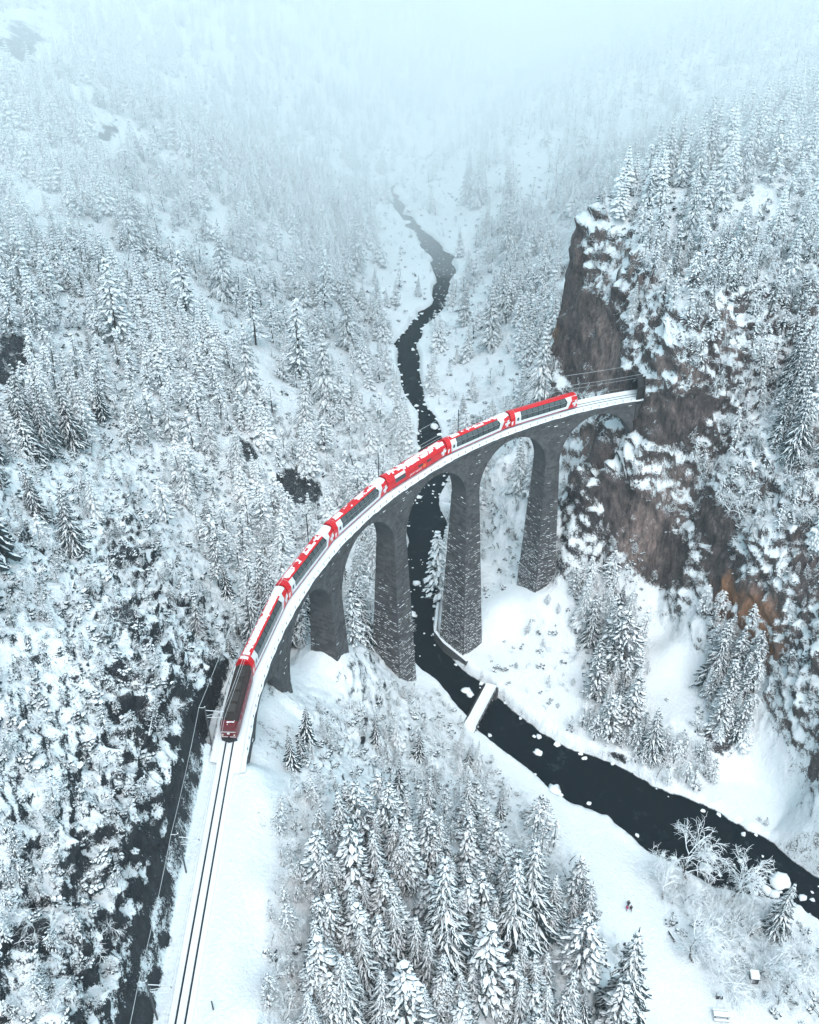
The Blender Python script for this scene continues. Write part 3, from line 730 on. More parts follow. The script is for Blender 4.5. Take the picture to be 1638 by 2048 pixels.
for k in range(6):
    sc_ = SP0+SPS*(k-.5); s_a, s_b = sc_-SPS/2, sc_+SPS/2
    mb = MB(); NN = 36
    # curve of the intrados from left springing, extended along the pier to the span's end
    pts = [(s_a, ZSP)]+[(sc_-RA*math.cos(math.pi*i/NN), ZSP+RA*math.sin(math.pi*i/NN)) for i in range(NN+1)]+[(s_b, ZSP)]
    if k == 0: pts = [q for q in pts if q[0] > -15.5]
    for side in (-1, 1):
        def P_(s, z):
            f = (z-ZSP)/(ZT-ZSP); d = (-2.735+(DIN+2.735)*f) if side < 0 else (2.045+(DOUT-2.045)*f); return TP(s, d, z)
        V = []; F = []
        for (s, z) in pts: V += [P_(s, z), P_(s, ZT)]
        for i in range(len(pts)-1): F.append((2*i, 2*i+2, 2*i+3, 2*i+1) if side < 0 else (2*i, 2*i+1, 2*i+3, 2*i+2))
        mb.add(V, F)
    V = []; F = []
    for (s, z) in pts:
        f = (z-ZSP)/(ZT-ZSP); V += [TP(s, -2.735+(DIN+2.735)*f, z), TP(s, 2.045+(DOUT-2.045)*f, z)]
    for i in range(len(pts)-1): F.append((2*i, 2*i+1, 2*i+3, 2*i+2))
    mb.add(V, F)
    if k == 5:   # abutment under the last springing
        for z in (0,): pass
        V = [TP(s, d, z) for s in (s_b-.1, s_b+6) for d in (-2.6, 2.1) for z in (-22, ZT)]
        mb.add(V, [(0, 1, 3, 2), (4, 6, 7, 5), (0, 4, 5, 1), (2, 3, 7, 6), (1, 5, 7, 3)])
    if k == 0:
        V = [TP(s, d, z) for s in (-15.4, -24) for d in (-2.5, 2.0) for z in (-16, ZT)]
        mb.add(V, [(0, 1, 3, 2), (4, 6, 7, 5), (0, 4, 5, 1), (2, 3, 7, 6)])
    ar = link('arch', mb.mesh('arch', [M_STONE]), via)
    sb = MB()
    # ring stones, then courses above
    for side, dd in ((-1, -1), (1, 1)):
        def Q_(s, z):
            f = (z-ZSP)/(ZT-ZSP); d = (-2.735+(DIN+2.735)*f) if side < 0 else (2.045+(DOUT-2.045)*f); return np.array(TP(s, d, z))
        t_, e_ = TF(sc_); nr = e_*side
        nv = 46
        for i in range(nv):
            w0, w1 = math.pi*i/nv, math.pi*(i+1)/nv
            q = [Q_(sc_-r*math.cos(w), ZSP+r*math.sin(w)) for r, w in ((RA+.03, w0), (RA+.03, w1), (RA+.85, w0), (RA+.85, w1))]
            if k == 0 and sc_-RA*math.cos(w0) < -15: continue
            add_block(sb, q[0], q[1], q[2], q[3], TF(sc_-RA*math.cos(w0))[1]*side, .09, 0)
        for ri, z in enumerate(np.arange(ZSP+.2, ZT-.45, .5)):
            s = s_a+(.45 if ri % 2 else 0)
            while s < s_b-.5:
                ln = random.uniform(.75, 1.2); m_ = s+ln/2
                if k == 0 and s < -15: s += ln; continue
                if all(math.hypot(x_-sc_, max(z_-ZSP, 0)) > RA+.9 for x_, z_ in ((s, z), (s+ln, z), (s, z+.46), (s+ln, z+.46))):
                    add_block(sb, Q_(s, z), Q_(s+ln, z), Q_(s, z+.46), Q_(s+ln, z+.46), TF(m_)[1]*side, random.uniform(.02, .08), .05 if random.random() < .05 else 0)
                s += ln
    so = link('stonework', sb.mesh('stonework', [M_STONE, M_SNOW]), ar); so['kind'] = 'stuff'
def sweep(name, prof, s0, s1, ds, mats, parent, mi=None, closed=False, jit=0.0):
    """sweep a cross profile (dr, z) along the track"""
    ss = np.arange(s0, s1+ds*.5, ds); n = len(prof); V = []; F = []; Mi = []
    for i, s in enumerate(ss):
        for j, (d, z) in enumerate(prof):
            w = jit*float(fbm(np.array([s*.7]), np.array([d*1.3]), np.array([j*3.3]), 2, 7)[0]) if jit else 0
            V.append(TP(s, d+(w if j in (0, n-1) else 0), z+w*.4))
    for i in range(len(ss)-1):
        for j in range(n if closed else n-1):
            k2 = (j+1) % n; F.append((i*n+j, (i+1)*n+j, (i+1)*n+k2, i*n+k2)); Mi.append(mi[j] if mi else 0)
    if closed: F += [tuple(range(n)), tuple(reversed([(len(ss)-1)*n+j for j in range(n)]))]; Mi += [0, 0]
    me = bpy.data.meshes.new(name); me.from_pydata(V, [], F)
    for m in mats: me.materials.append(m)
    me.polygons.foreach_set('material_index', Mi); me.update()
    return link(name, me, parent)
sweep('deck', [(-2.75, -.8), (-2.75, -.3), (-2.8, .05), (-2.4, .05), (-2.4, -.3), (1.9, -.3), (1.9, .05), (2.25, .05), (2.15, -.3), (2.15, -.8)], -22, 130, 1.0, [M_STONE], via, closed=True)
sweep('deck_snow', [(-2.95, -.06), (-2.93, .08), (-2.75, .2), (-2.4, .17), (-2.1, .02), (-1.3, -.03), (-1.3, -.27)], -22, 132.5, .5, [M_SNOW], via, jit=.12)
sweep('deck_snow', [(1.3, -.27), (1.3, -.03), (1.7, .03), (1.95, .18), (2.25, .2), (2.38, .06), (2.36, -.06)], -22, 130.5, .5, [M_SNOW], via, jit=.12)
pm = MB(); pm.box((0, 0, .45), (.07, .07, .95)); pme = pm.mesh('railing_post', [M_DARK]); 
for dr_, lab in ((-2.84, 0), (2.3, 1)):
    rl = sweep('railing', [(dr_-.03, .9), (dr_+.03, .9), (dr_+.03, .96), (dr_-.03, .96)], -14, 130, 2.0, [M_STEEL], via, closed=True) if lab else sweep('railing', [(dr_-.012, .70), (dr_+.012, .70), (dr_+.012, .725), (dr_-.012, .725)], -14, 130, 2.0, [M_STEEL], via, closed=True)
    for s in np.arange(-13.5, 130, 2.15):
        q = link('railing_post', pme, rl, TP(s, dr_, -.05)); q.rotation_euler = (0, 0, min(s, SEND)/RAD); q.scale = (1, 1, 1 if lab else .8)
# ------------------------------------------------------------------ track
trk = bpy.data.objects.new('railway_track', None); COL.objects.link(trk)
tagit(trk, 'single snow-covered metre-gauge track with two dark rails', 'railway track')
gr = []
prof = [(1.3, -.30), (1.3, -.03), (.66, -.02), (.63, -.12), (.43, -.12), (.40, -.02), (-.40, -.02), (-.43, -.12), (-.63, -.12), (-.66, -.02), (-1.3, -.03), (-1.3, -.30)]
sweep('snow_bed', prof[::-1], -24, 300, 1.0, [M_SNOW, M_RAIL], trk, mi=[0, 0, 0, 1, 0, 0, 0, 1, 0, 0, 0, 0])
for d in (-.53, .53):
    sweep('rail', [(d-.05, -.12), (d+.05, -.12), (d+.05, .02), (d-.05, .02)], -24, 300, 1.0, [M_RAIL], trk, closed=True)
# ------------------------------------------------------------------ tunnel mouth
M_DROCK = mat_simple('dark_wet_rock', (.03, .034, .036), .9, 0, .3, .6)
tp = bpy.data.objects.new('tunnel_portal', None); COL.objects.link(tp); tagit(tp, 'dark tunnel mouth in the cliff where the viaduct deck ends', 'tunnel')
def horseshoe(w, h, n=14): return [(-w, -.8)]+[(-w*math.cos(math.pi*i/n), h-w+w*math.sin(math.pi*i/n)) for i in range(n+1)]+[(w, -.8)]
mb = MB(); a = horseshoe(2.35, 5.6); b = horseshoe(2.7, 5.95); V = []; F = []
for s in (-15.0, -16.4):
    V += [TP(s, d-.1, z) for d, z in a]+[TP(s, d-.1, z) for d, z in b]
n = len(a)
for i in range(n-1):
    F += [(i, i+1, n+i+1, n+i), (2*n+i, 3*n+i, 3*n+i+1, 2*n+i+1), (n+i, n+i+1, 3*n+i+1, 3*n+i), (i, 2*n+i, 2*n+i+1, i+1)]
mb.add(V, F); link('portal_ring', mb.mesh('portal_ring', [M_DROCK]), tp)
mb = MB(); V = []; F = []
for s in (-15.5, -20, -30, -45): V += [TP(s, d-.1, z) for d, z in a]
for j in range(3):
    for i in range(n-1): F.append((j*n+i, j*n+i+1, (j+1)*n+i+1, (j+1)*n+i))
F.append(tuple(3*n+i for i in range(n)))
mb.add(V, F); link('tunnel_lining', mb.mesh('tunnel_lining', [M_DARK]), tp)  # lining and end wall near-black: the tunnel's darkness is put into their colour
# ------------------------------------------------------------------ overhead line
masts = [6.8, 30.9, 55, 79, 103, 127, 148, 166.5, 187]
names_m = ['beside the last carriage near the cliff', 'behind the second carriage from the tail', 'behind the all-red restaurant carriage', 'behind the fourth carriage from the tail', 'behind the carriage next to the locomotive', 'beside the locomotive', 'left of the empty track ahead of the locomotive', 'beside the track at the bottom edge of the picture', 'beside the track beyond the bottom edge']
mb = MB(); mb.box((0, 0, 3.6), (.17, .17, 8.4)); m_pole = mb.mesh('pole', [mat_foliage('mast_steel', (.05, .06, .065), (.09, .10, .11), .3, .6, .5)])
mb = MB(); mb.tube([(0, 0, 7.1), (-2.6, 0, 6.75)], .055, 5); mb.tube([(0, 0, 6.0), (-2.6, 0, 6.75)], .045, 5); mb.tube([(0, 0, 5.7), (-2.3, 0, 5.55)], .05, 5); mb.tube([(-.9, 0, 5.65), (-2.0, 0, 6.8)], .035, 4)
mb.tube([(0, 0, 7.6), (.9, 0, 7.6)], .05, 4)
m_br = mb.mesh('bracket', [M_WHITEWIRE])
mb = MB(); [mb.tube([(-2.45, 0, 6.72-.09*i), (-2.45, 0, 6.66-.09*i)], .09, 8) for i in range(4)]; m_in = mb.mesh('insulator', [M_DARK])
for s, nm in zip(masts, names_m):
    e = bpy.data.objects.new('catenary_mast', None); COL.objects.link(e); e.location = TP(s, 2.65, -.3); e.rotation_euler = (0, 0, min(s, SEND)/RAD)
    tagit(e, 'snow-dusted overhead line mast '+nm, 'catenary mast', 'overhead line masts along the outer side of the track')
    link('pole', m_pole, e); link('bracket', m_br, e); link('insulator', m_in, e)
def wire(lab, dr, zf, sag, r=.028):
    pts = []
    for a, b in zip([-30]+masts, masts+[230]):
        for i in range(10):
            u = i/10; s = a+(b-a)*u
            A_, B_ = np.array(TP(a, dr, zf)), np.array(TP(b, dr, zf)); p = A_+(B_-A_)*u; p[2] -= sag*4*u*(1-u); pts.append(p)
    mb = MB(); mb.tube(pts, r, 4); o = link('overhead_wire', mb.mesh('overhead_wire', [M_WHITEWIRE])); tagit(o, lab, 'wire')
wire('upper carrying wire of the overhead line above the train roof', .15, 6.45, .5)
wire('lowest contact wire running straight above the middle of the track', .1, 5.25, .05, .022)
wire('outermost feeder wire on the far side of the masts', 3.5, 7.3, .45)
# ------------------------------------------------------------------ train
def paint(name, col, rough=.35, snow=0.0):
    m, nt, b = new_mat(name); tc = N(nt, 'ShaderNodeTexCoord').outputs['Object']
    n = noise(nt, 2.0, 5, .65, tc)
    c = ramp(nt, n, [(.3, tuple(v*.82 for v in col)), (.7, col)])
    if snow:
        f = N(nt, 'ShaderNodeMapRange'); nt.links.new(noise(nt, 3.5, 6, .75, scaled(nt, tc, (.6, 1, 1.4))), f.inputs[0]); f.inputs[1].default_value = .46; f.inputs[2].default_value = .70; f.inputs[4].default_value = snow
        c = mix(nt, f.outputs[0], c, SNOW)
    nt.links.new(c, b.inputs['Base Color']); b.inputs['Roughness'].default_value = rough; return m
M_RED = paint('carriage_red', (.62, .006, .012)); M_DRED = paint('locomotive_red', (.13, .004, .009), .4, .0)
M_PRED = paint('snow_dusted_red', (.19, .008, .018), .5, .40); M_WHITE = paint('carriage_white', (.72, .76, .77)); M_SILL = paint('sill_red', (.30, .006, .04), .5)
M_BAND = paint('window_band', (.008, .010, .012), .25); M_GLASS = paint('tinted_glass', (.075, .095, .10), .12); M_BELLOW = paint('bellows_rubber', (.018, .006, .008), .8)
M_SOOT = paint('sooty_roof', (.028, .020, .017), .85); M_SOOT2 = paint('sooty_roof_gear', (.05, .042, .038), .8); M_ORANGE = paint('orange_print', (.75, .18, .02)); M_PRINT = paint('white_print', (.75, .78, .78))
M_LAMP = paint('headlamp_glass', (.75, .70, .62), .2)
LC = 18.45; PITCH = 18.978
PROF = [(-1.2, .42), (-1.33, .55), (-1.335, 2.52), (-.80, 3.52), (-.45, 3.66), (0, 3.71), (.45, 3.66), (.80, 3.52), (1.335, 2.52), (1.33, .55), (1.2, .42)]
def loft(profs, xs, caps=True):
    V = []; F = []; n = len(profs[0])
    for P_, x in zip(profs, xs): V += [(x, y, z) for y, z in P_]
    for i in range(len(xs)-1):
        for j in range(n): F.append((i*n+j, i*n+(j+1) % n, (i+1)*n+(j+1) % n, (i+1)*n+j))
    if caps: F += [tuple(range(n))[::-1], tuple((len(xs)-1)*n+j for j in range(n))]
    return V, F
def grow(P_, g, zc=2.0): return [(y+math.copysign(g, y) if abs(y) > .01 else y, z+(g if z > zc else -g*0)) for y, z in P_]
h_ = LC/2
def side_poly(pts, y, t=.012):
    """flat plate on a side: pts (x, z); y sign gives the side; follows the tumblehome above 2.52"""
    def yy(z): return 1.337 if z <= 2.52 else 1.337-(z-2.52)*(.535/1.0)
    n = len(pts); V = [(x, math.copysign(yy(z), y), z) for x, z in pts]+[(x, math.copysign(yy(z)+t, y), z+(t*.5 if z > 2.52 else 0)) for x, z in pts]
    F = [tuple(range(n, 2*n)) if y < 0 else tuple(range(n, 2*n))[::-1]]+[(i, (i+1) % n, n+(i+1) % n, n+i) for i in range(n)]
    return V, F
def cross_pts(cx, cz, a, sh=0.0):
    p = [(-.33, 1), (.33, 1), (.33, .33), (1, .33), (1, -.33), (.33, -.33), (.33, -1), (-.33, -1), (-.33, -.33), (-1, -.33), (-1, .33), (-.33, .33)]
    return [(cx+a*x+sh*z*a, cz+a*z) for x, z in p]
def clip_z(pts, lo, hi): return [(x, min(max(z, lo), hi)) for x, z in pts]
# +x is the end towards the tail of the train, -x towards the locomotive
PANES = 8; wx0, wx1 = -h_+2.9, h_-3.3; pw = (wx1-wx0)/PANES
def pane_mesh(z0, z1, w, name):
    mb = MB(); V, F = side_poly([(-w/2, z0), (w/2, z0), (w/2, z1), (-w/2, z1)], -1, .02); mb.add(V, F); return mb.mesh(name, [M_GLASS])
m_low = pane_mesh(1.50, 2.46, pw-.15, 'window_pane'); m_up = pane_mesh(2.62, 3.40, pw-.15, 'roof_pane'); 
m_up_snow = None
mb = MB()
for bx in (-1.0, 1.0):
    for sy in (-.5, .5): mb.tube([(bx, sy-.06, .38), (bx, sy+.06, .38)], .38, 12)
    mb.tube([(bx, -.6, .38), (bx, .6, .38)], .07, 6)
m_ws = mb.mesh('wheelset', [M_DARK])
mb = MB(); mb.box((0, .78, .45), (2.9, .12, .22)); mb.box((0, -.78, .45), (2.9, .12, .22)); mb.box((0, 0, .45), (.4, 1.5, .2)); m_bog = mb.mesh('bogie', [M_DARK])
def snow_patches(xr, yr, fn, zf, seed, th=.05, cell=.22):
    """slabs of snow left on a roof: a grid of cells, kept where fn(x,y,noise) is true"""
    mb = MB(); nx = int((xr[1]-xr[0])/cell); ny = int((yr[1]-yr[0])/cell)
    X_, Y_ = np.meshgrid(np.linspace(xr[0], xr[1], nx+1), np.linspace(yr[0], yr[1], ny+1), indexing='ij')
    nv_ = fbm(X_*1.3+seed*9, Y_*1.9, X_*0, 3, seed)
    X_ = X_+.09*vnoise3(X_*4, Y_*4, X_*0, 1+seed); Y2_ = Y_+.05*vnoise3(X_*4, Y_*4, X_*0, 2+seed)
    for i in range(nx):
        for j in range(ny):
            if not fn(X_[i, j]+cell/2, Y_[i, j]+cell/2, nv_[i, j]): continue
            q = [(X_[a, b], Y2_[a, b]) for a, b in ((i, j), (i+1, j), (i+1, j+1), (i, j+1))]
            V = [(x, y, zf(y)+.004) for x, y in q]+[(x, y, zf(y)+th) for x, y in q]
            mb.add(V, [(4, 5, 6, 7), (0, 1, 5, 4), (1, 2, 6, 5), (2, 3, 7, 6), (3, 0, 4, 7)])
    return mb.mesh('roof_snow', [M_SNOW])
def roofz(y):
    y = abs(y); return np.interp(y, [0, .45, .80, 1.335], [3.71, 3.66, 3.52, 2.52])+.012
def build_car(idx, red=False, snow='some', upper_snow=False, label=''):
    e = bpy.data.objects.new('train_carriage', None); COL.objects.link(e); tagit(e, label, 'train carriage', 'carriages of the red train on the viaduct')
    mb = MB(); V, F = loft([PROF, PROF], [-h_, h_]); mb.add(V, F)
    link('body', mb.mesh('body', [M_RED if red else M_WHITE]), e)
    # roof skin
    mb = MB(); rp = [(-.84, 3.46), (-.80, 3.54), (-.45, 3.68), (0, 3.73), (.45, 3.68), (.80, 3.54), (.84, 3.46)]
    V = [(x, y, z) for x in (-h_+1.3, h_-2.4 if not red and idx else h_-.1) for y, z in rp]; n = len(rp)
    mb.add(V, [(j, j+1, n+j+1, n+j) for j in range(n-1)])
    for x in np.linspace(-h_+2.0, h_-3.4, 9): mb.box((x, 0, 3.73), (.05, 1.2, .02))
    link('roof', mb.mesh('roof', [M_RED]), e)
    # collar at the locomotive end, all red
    mb = MB(); g = grow(PROF, .02); V, F = loft([g, g], [-h_-.02, -h_+1.25]); mb.add(V, F); link('end_collar', mb.mesh('end_collar', [M_RED]), e)
    # bellows
    if idx > 0:
        mb = MB(); bp = [(-.75, .8), (-.75, 2.9), (-.55, 3.2), (.55, 3.2), (.75, 2.9), (.75, .8)]; V, F = loft([bp, bp], [h_, h_+.56]); mb.add(V, F)
        for x in (.1, .28, .46):
            q = grow(bp, .07); V, F = loft([q, q], [h_+x-.03, h_+x+.03]); mb.add(V, F)
        link('bellows', mb.mesh('bellows', [M_BELLOW]), e)
    for sg in (-1, 1):
        mb = MB(); V, F = side_poly([(-h_+.1, .56), (h_-.1, .56), (h_-.1, .80), (-h_+.1, .80)], sg, .012); mb.add(V, F); link('sill_stripe', mb.mesh('sill_stripe', [M_SILL]), e)
        if not red:
            mb = MB(); V, F = side_poly([(wx0-.1, 1.44), (wx1+.1, 1.44), (wx1+.45, 2.52), (wx0-.1, 2.52)], sg, .010); mb.add(V, F)
            V, F = side_poly([(wx0-.1, 2.55), (wx1+.45, 2.55), (wx1+.0, 3.46), (wx0-.1, 3.46)], sg, .010); mb.add(V, F)
            link('window_band', mb.mesh('window_band', [M_BAND]), e)
            for i in range(PANES):
                x = wx0+pw*(i+.5)
                q = link('window_pane', m_low, e, (x, 0, 0)); q2 = link('roof_pane', m_up, e, (x, 0, 0))
                if sg > 0: q.rotation_euler = (0, 0, math.pi); q2.rotation_euler = (0, 0, math.pi)
            # end livery: red field and white cross towards the tail, white sliver and a small window towards the locomotive
            mb = MB(); V, F = side_poly([(h_-2.6, .82), (h_-.02, .82), (h_-.02, 2.5), (h_-1.7, 2.5)], sg, .008); mb.add(V, F)
            V, F = side_poly([(h_-1.7, 2.54), (h_-.02, 2.54), (h_-.02, 3.3), (h_-1.5, 3.4)], sg, .008); mb.add(V, F)
            link('red_field', mb.mesh('red_field', [M_RED]), e)
            mb = MB(); V, F = side_poly(clip_z(cross_pts(h_-.62, 1.75, .78, .25), .84, 2.5), sg, .016); mb.add(V, F); link('white_cross', mb.mesh('white_cross', [M_PRINT]), e)
            mb = MB(); V, F = side_poly([(-h_+.25, .85), (-h_+.5, .85), (-h_+.85, 1.7), (-h_+.3, 1.7)], sg, .034); mb.add(V, F); link('white_flash', mb.mesh('white_flash', [M_PRINT]), e)
            mb = MB(); V, F = side_poly([(-h_+1.75, 1.55), (-h_+2.25, 1.55), (-h_+2.25, 2.3), (-h_+1.75, 2.3)], sg, .016); mb.add(V, F); link('toilet_window', mb.mesh('toilet_window', [M_GLASS]), e)
        else:
            mb = MB(); V, F = side_poly([(-h_+2.3, 1.5), (-h_+5.4, 1.5), (-h_+5.4, 2.46), (-h_+2.3, 2.46)], sg, .014); mb.add(V, F); link('window_pane', mb.mesh('window_pane', [M_GLASS]), e)
            mb = MB(); V, F = side_poly([(-h_+2.3, 2.56), (-h_+5.4, 2.56), (-h_+5.4, 3.1), (-h_+2.3, 3.1)], sg, .014); mb.add(V, F); link('roof_pane', mb.mesh('roof_pane', [M_WHITE]), e)
            for x in (.2, 2.9):
                mb = MB(); V, F = side_poly([(x, 1.75), (x+1.4, 1.75), (x+1.4, 2.25), (x, 2.25)], sg, .014); mb.add(V, F); link('window_pane', mb.mesh('window_pane', [M_GLASS]), e)
            mb = MB(); V, F = side_poly(clip_z(cross_pts(h_-.75, 1.75, .82, .25), .84, 2.5), sg, .016); mb.add(V, F); link('white_cross', mb.mesh('white_cross', [M_PRINT]), e)
            mb = MB(); V, F = side_poly([(2.1+.45*math.cos(a), 1.45+.4*math.sin(a)) for a in np.linspace(0, 2*math.pi, 13)[:-1]], sg, .02); mb.add(V, F); link('orange_emblem', mb.mesh('orange_emblem', [M_ORANGE]), e)
            cu = bpy.data.curves.new('lettering', 'FONT'); cu.body = 'glacier express'; cu.size = .62; cu.shear = .3; cu.extrude = .008; cu.align_x = 'CENTER'
            tmp = bpy.data.objects.new('lettering', cu); COL.objects.link(tmp); bpy.context.view_layer.update()
            me = bpy.data.meshes.new_from_object(tmp.evaluated_get(bpy.context.evaluated_depsgraph_get())); bpy.data.objects.remove(tmp)
            me.materials.clear(); me.materials.append(M_PRINT)
            q = link('lettering', me, e, (-.7, sg*1.352, 1.12)); q.rotation_euler = (math.pi/2, 0, 0 if sg < 0 else math.pi)
    if idx == 0:
        mb = MB(); mb.add([(h_+.012, y, z) for y, z in PROF], [tuple(range(len(PROF)))]); link('end_wall', mb.mesh('end_wall', [M_RED]), e)
        mb = MB(); mb.add([(h_+.03, x, z) for x, z in cross_pts(0, 1.9, .75)], [tuple(range(12))]); link('white_cross', mb.mesh('white_cross', [M_PRINT]), e)
        mb = MB(); mb.box((h_+.05, 0, 2.0), (.03, .7, .9)); link('end_window', mb.mesh('end_window', [M_GLASS]), e)
    # coach number plates, grab rails
    mb = MB()
    for sg in (-1, 1):
        for x in (-h_+1.5, h_-1.5): mb.tube([(x, sg*1.37, 1.0), (x, sg*1.37, 2.2)], .02, 4)
    link('grab_rail', mb.mesh('grab_rail', [M_STEEL]), e)
    for bx in (-h_+3.1, h_-3.1):
        b_ = link('bogie', m_bog, e, (bx, 0, 0)); link('wheelset', m_ws, b_)
    if snow:
        sd_ = idx+3
        def fn(x, y, nv):
            if snow == 'full': return abs(y) < .50+.35*nv
            if snow == 'some':
                if x > h_-3.3 and x < h_-.5: return abs(y) < .95
                if x < -h_+4.2 and x > -h_+1.9: return abs(y) < .62
                if x > 0: return nv > -.02+.12*math.sin(x*9) and abs(y) < .62
                return nv > .26 and abs(y) < .6
            if snow == 'light': return (nv > .28 and abs(y) < .6)
            if snow == 'side': return (y < .25+.5*nv) and y > -.95 and (nv > -.35) if x > -h_+5 else nv > .1 and abs(y) < .7
        q = link('roof_snow', snow_patches((-h_+1.3, h_-.25), (-.99, .99), fn, roofz, sd_), e); q['kind'] = 'stuff'
    if snow == 'full':
        link('roof_snow', snow_patches((-h_+.3, -h_+.9), (-.66, .66), lambda x, y, nv: True, lambda y: roofz(y)+.02, 31), e)
    return e
def place(e, s):
    a, b = np.array(TP(s-6, 0, 0)), np.array(TP(s+6, 0, 0)); c = (a+b)/2; d = a-b   # +x towards the tail (smaller s)
    yaw = math.atan2(d[1], d[0]); pit = math.atan2(d[2], math.hypot(d[0], d[1]))
    e.location = c; e.rotation_euler = (0, -pit, yaw)
specs = [(False, None, 'last carriage of the train, white and red, nearest the tunnel, roof free of snow'), (False, 'some', 'white and red panorama carriage, second from the tail of the train'),
         (True, 'side', 'all-red restaurant carriage with white lettering in the middle of the train'), (False, 'some', 'white and red panorama carriage just ahead of the all-red one'),
         (False, 'some', 'white and red panorama carriage with patchy roof snow, second behind the locomotive'), (False, 'full', 'panorama carriage coupled to the locomotive, roof covered in snow')]
for i, (rd, sn, lb) in enumerate(specs):
    e = build_car(i, rd, sn, False, lb); place(e, PITCH*(i+.5)-.05)
# locomotive
LL = 12.6; lh = LL/2
e = bpy.data.objects.new('locomotive', None); COL.objects.link(e); tagit(e, 'red electric locomotive with a dark sooty roof at the head of the train', 'locomotive')
LP = [(-1.25, .55), (-1.32, .75), (-1.32, 2.75), (-1.12, 3.25), (-.85, 3.45), (.85, 3.45), (1.12, 3.25), (1.32, 2.75), (1.32, .75), (1.25, .55)]
def shrink(P_, f, fz=1.0, z0=.55): return [(y*f, z0+(z-z0)*fz) for y, z in P_]
mb = MB(); V, F = loft([shrink(LP, .86, .93), shrink(LP, .93, .97), LP, LP, shrink(LP, .93, .97), shrink(LP, .86, .93)], [-lh, -lh+.35, -lh+1.0, lh-1.0, lh-.35, lh]); mb.add(V, F)
link('body', mb.mesh('body', [M_DRED]), e)
mb = MB()
for sg in (-1, 1):
    mb.add([(x, sg*1.332, z) for x, z in ((-lh+1.1, .95), (lh-1.1, .95), (lh-1.1, 2.6), (-lh+1.1, 2.6))], [(0, 1, 2, 3)])
link('side_panel', mb.mesh('side_panel', [M_PRED]), e)
mb = MB(); rp = [(-1.15, 3.22), (-.87, 3.47), (.87, 3.47), (1.15, 3.22)]
mb.add([(x, y, z) for x in (-lh+.9, lh-.5) for y, z in rp], [(0, 1, 5, 4), (1, 2, 6, 5), (2, 3, 7, 6)])
for sg in (-1, 1): mb.add([(x, sg*y, z) for x in (-lh+1.2, lh-1.0) for y, z in ((1.335, 2.7), (1.15, 3.24))], [(0, 2, 3, 1)])
link('roof', mb.mesh('roof', [M_SOOT]), e)
mb = MB()
for x, y, dx, dy, dz in [(-3.2, 0, 1.6, 1.3, .22), (-1.0, .0, 1.8, 1.4, .26), (1.3, 0, 1.5, 1.3, .2), (3.9, 0, 1.2, 1.2, .2), (-4.6, .5, .6, .4, .25)]: mb.box((x, y, 3.47+dz/2), (dx, dy, dz))
link('roof_box', mb.mesh('roof_box', [M_SOOT2]), e)
mb = MB()
for x in (-2.1, .2, 2.4, 3.0):
    for y in (-.45, .45): mb.tube([(x, y, 3.46), (x, y, 3.85)], [.09, .05], 6)
mb.tube([(-2.6, .45, 3.86), (3.2, .45, 3.86)], .03, 4); mb.tube([(-2.6, -.45, 3.86), (3.2, -.45, 3.86)], .03, 4)
link('insulator', mb.mesh('insulator', [M_SOOT2]), e)
mb = MB(); R_ = .03
for y in (-.55, .55): mb.tube([(3.4, y, 3.6), (4.9, y*.8, 3.95)], R_, 4); mb.tube([(4.9, y*.8, 3.95), (3.3, y*.9, 4.3)], R_, 4)
mb.tube([(3.3, -.8, 4.32), (3.3, .8, 4.32)], .05, 5); mb.tube([(3.55, -.8, 4.32), (3.55, .8, 4.32)], .05, 5); mb.tube([(3.4, -.5, 3.6), (3.4, .5, 3.6)], .05, 5)
link('pantograph', mb.mesh('pantograph', [M_SOOT2]), e)
for y in (-.56, .56):
    mb = MB(); mb.add([(x, y+dy, z) for x, z in ((-lh-.03, 2.10), (-lh+.21, 2.92)) for dy in (-.42, .42)], [(0, 1, 3, 2)]); link('windscreen', mb.mesh('windscreen', [M_GLASS]), e)
for y, z in ((-.85, 1.35), (.85, 1.35), (0, 3.22)):
    mb = MB(); x0 = -lh-.02 if z < 3 else -lh+.2; mb.tube([(x0-.07, y, z), (x0+.25, y, z)], .13, 10); link('headlight', mb.mesh('headlight', [M_LAMP]), e)
mb = MB(); mb.tube([(-lh-.05, 0, 1.62), (-lh+.05, 0, 1.62)], .2, 14); link('emblem', mb.mesh('emblem', [M_PRINT]), e)
mb = MB(); mb.box((-lh+.05, 0, .92), (.12, 2.1, .12)); mb.box((-lh-.03, 0, 1.95), (.06, 2.2, .06)); link('front_trim', mb.mesh('front_trim', [M_PRINT]), e)
mb = MB(); mb.add([(-lh-.45, 0, .12), (-lh, -1.15, .12), (-lh, 1.15, .12), (-lh-.3, 0, .7), (-lh, -1.15, .7), (-lh, 1.15, .7)], [(0, 1, 4, 3), (0, 3, 5, 2), (3, 4, 5), (1, 2, 5, 4)]); link('snowplough', mb.mesh('snowplough', [M_DARK]), e)
mb = MB(); mb.tube([(-lh-.5, 0, .85), (-lh, 0, .85)], .16, 10); mb.tube([(-lh-.55, 0, .85), (-lh-.48, 0, .85)], .26, 12); link('buffer', mb.mesh('buffer', [M_DARK]), e)
for sg in (-1, 1):
    for x in np.linspace(-3.6, 3.6, 6):
        mb = MB(); mb.box((x, sg*1.34, 2.25), (.95, .03, .45))
        for j in range(4): mb.box((x, sg*1.36, 2.1+.1*j), (.9, .02, .03))
        link('vent_grille', mb.mesh('vent_grille', [M_SILL]), e)
for bx in (-3.4, 3.4):
    b_ = link('bogie', m_bog, e, (bx, 0, 0)); link('wheelset', m_ws, b_)
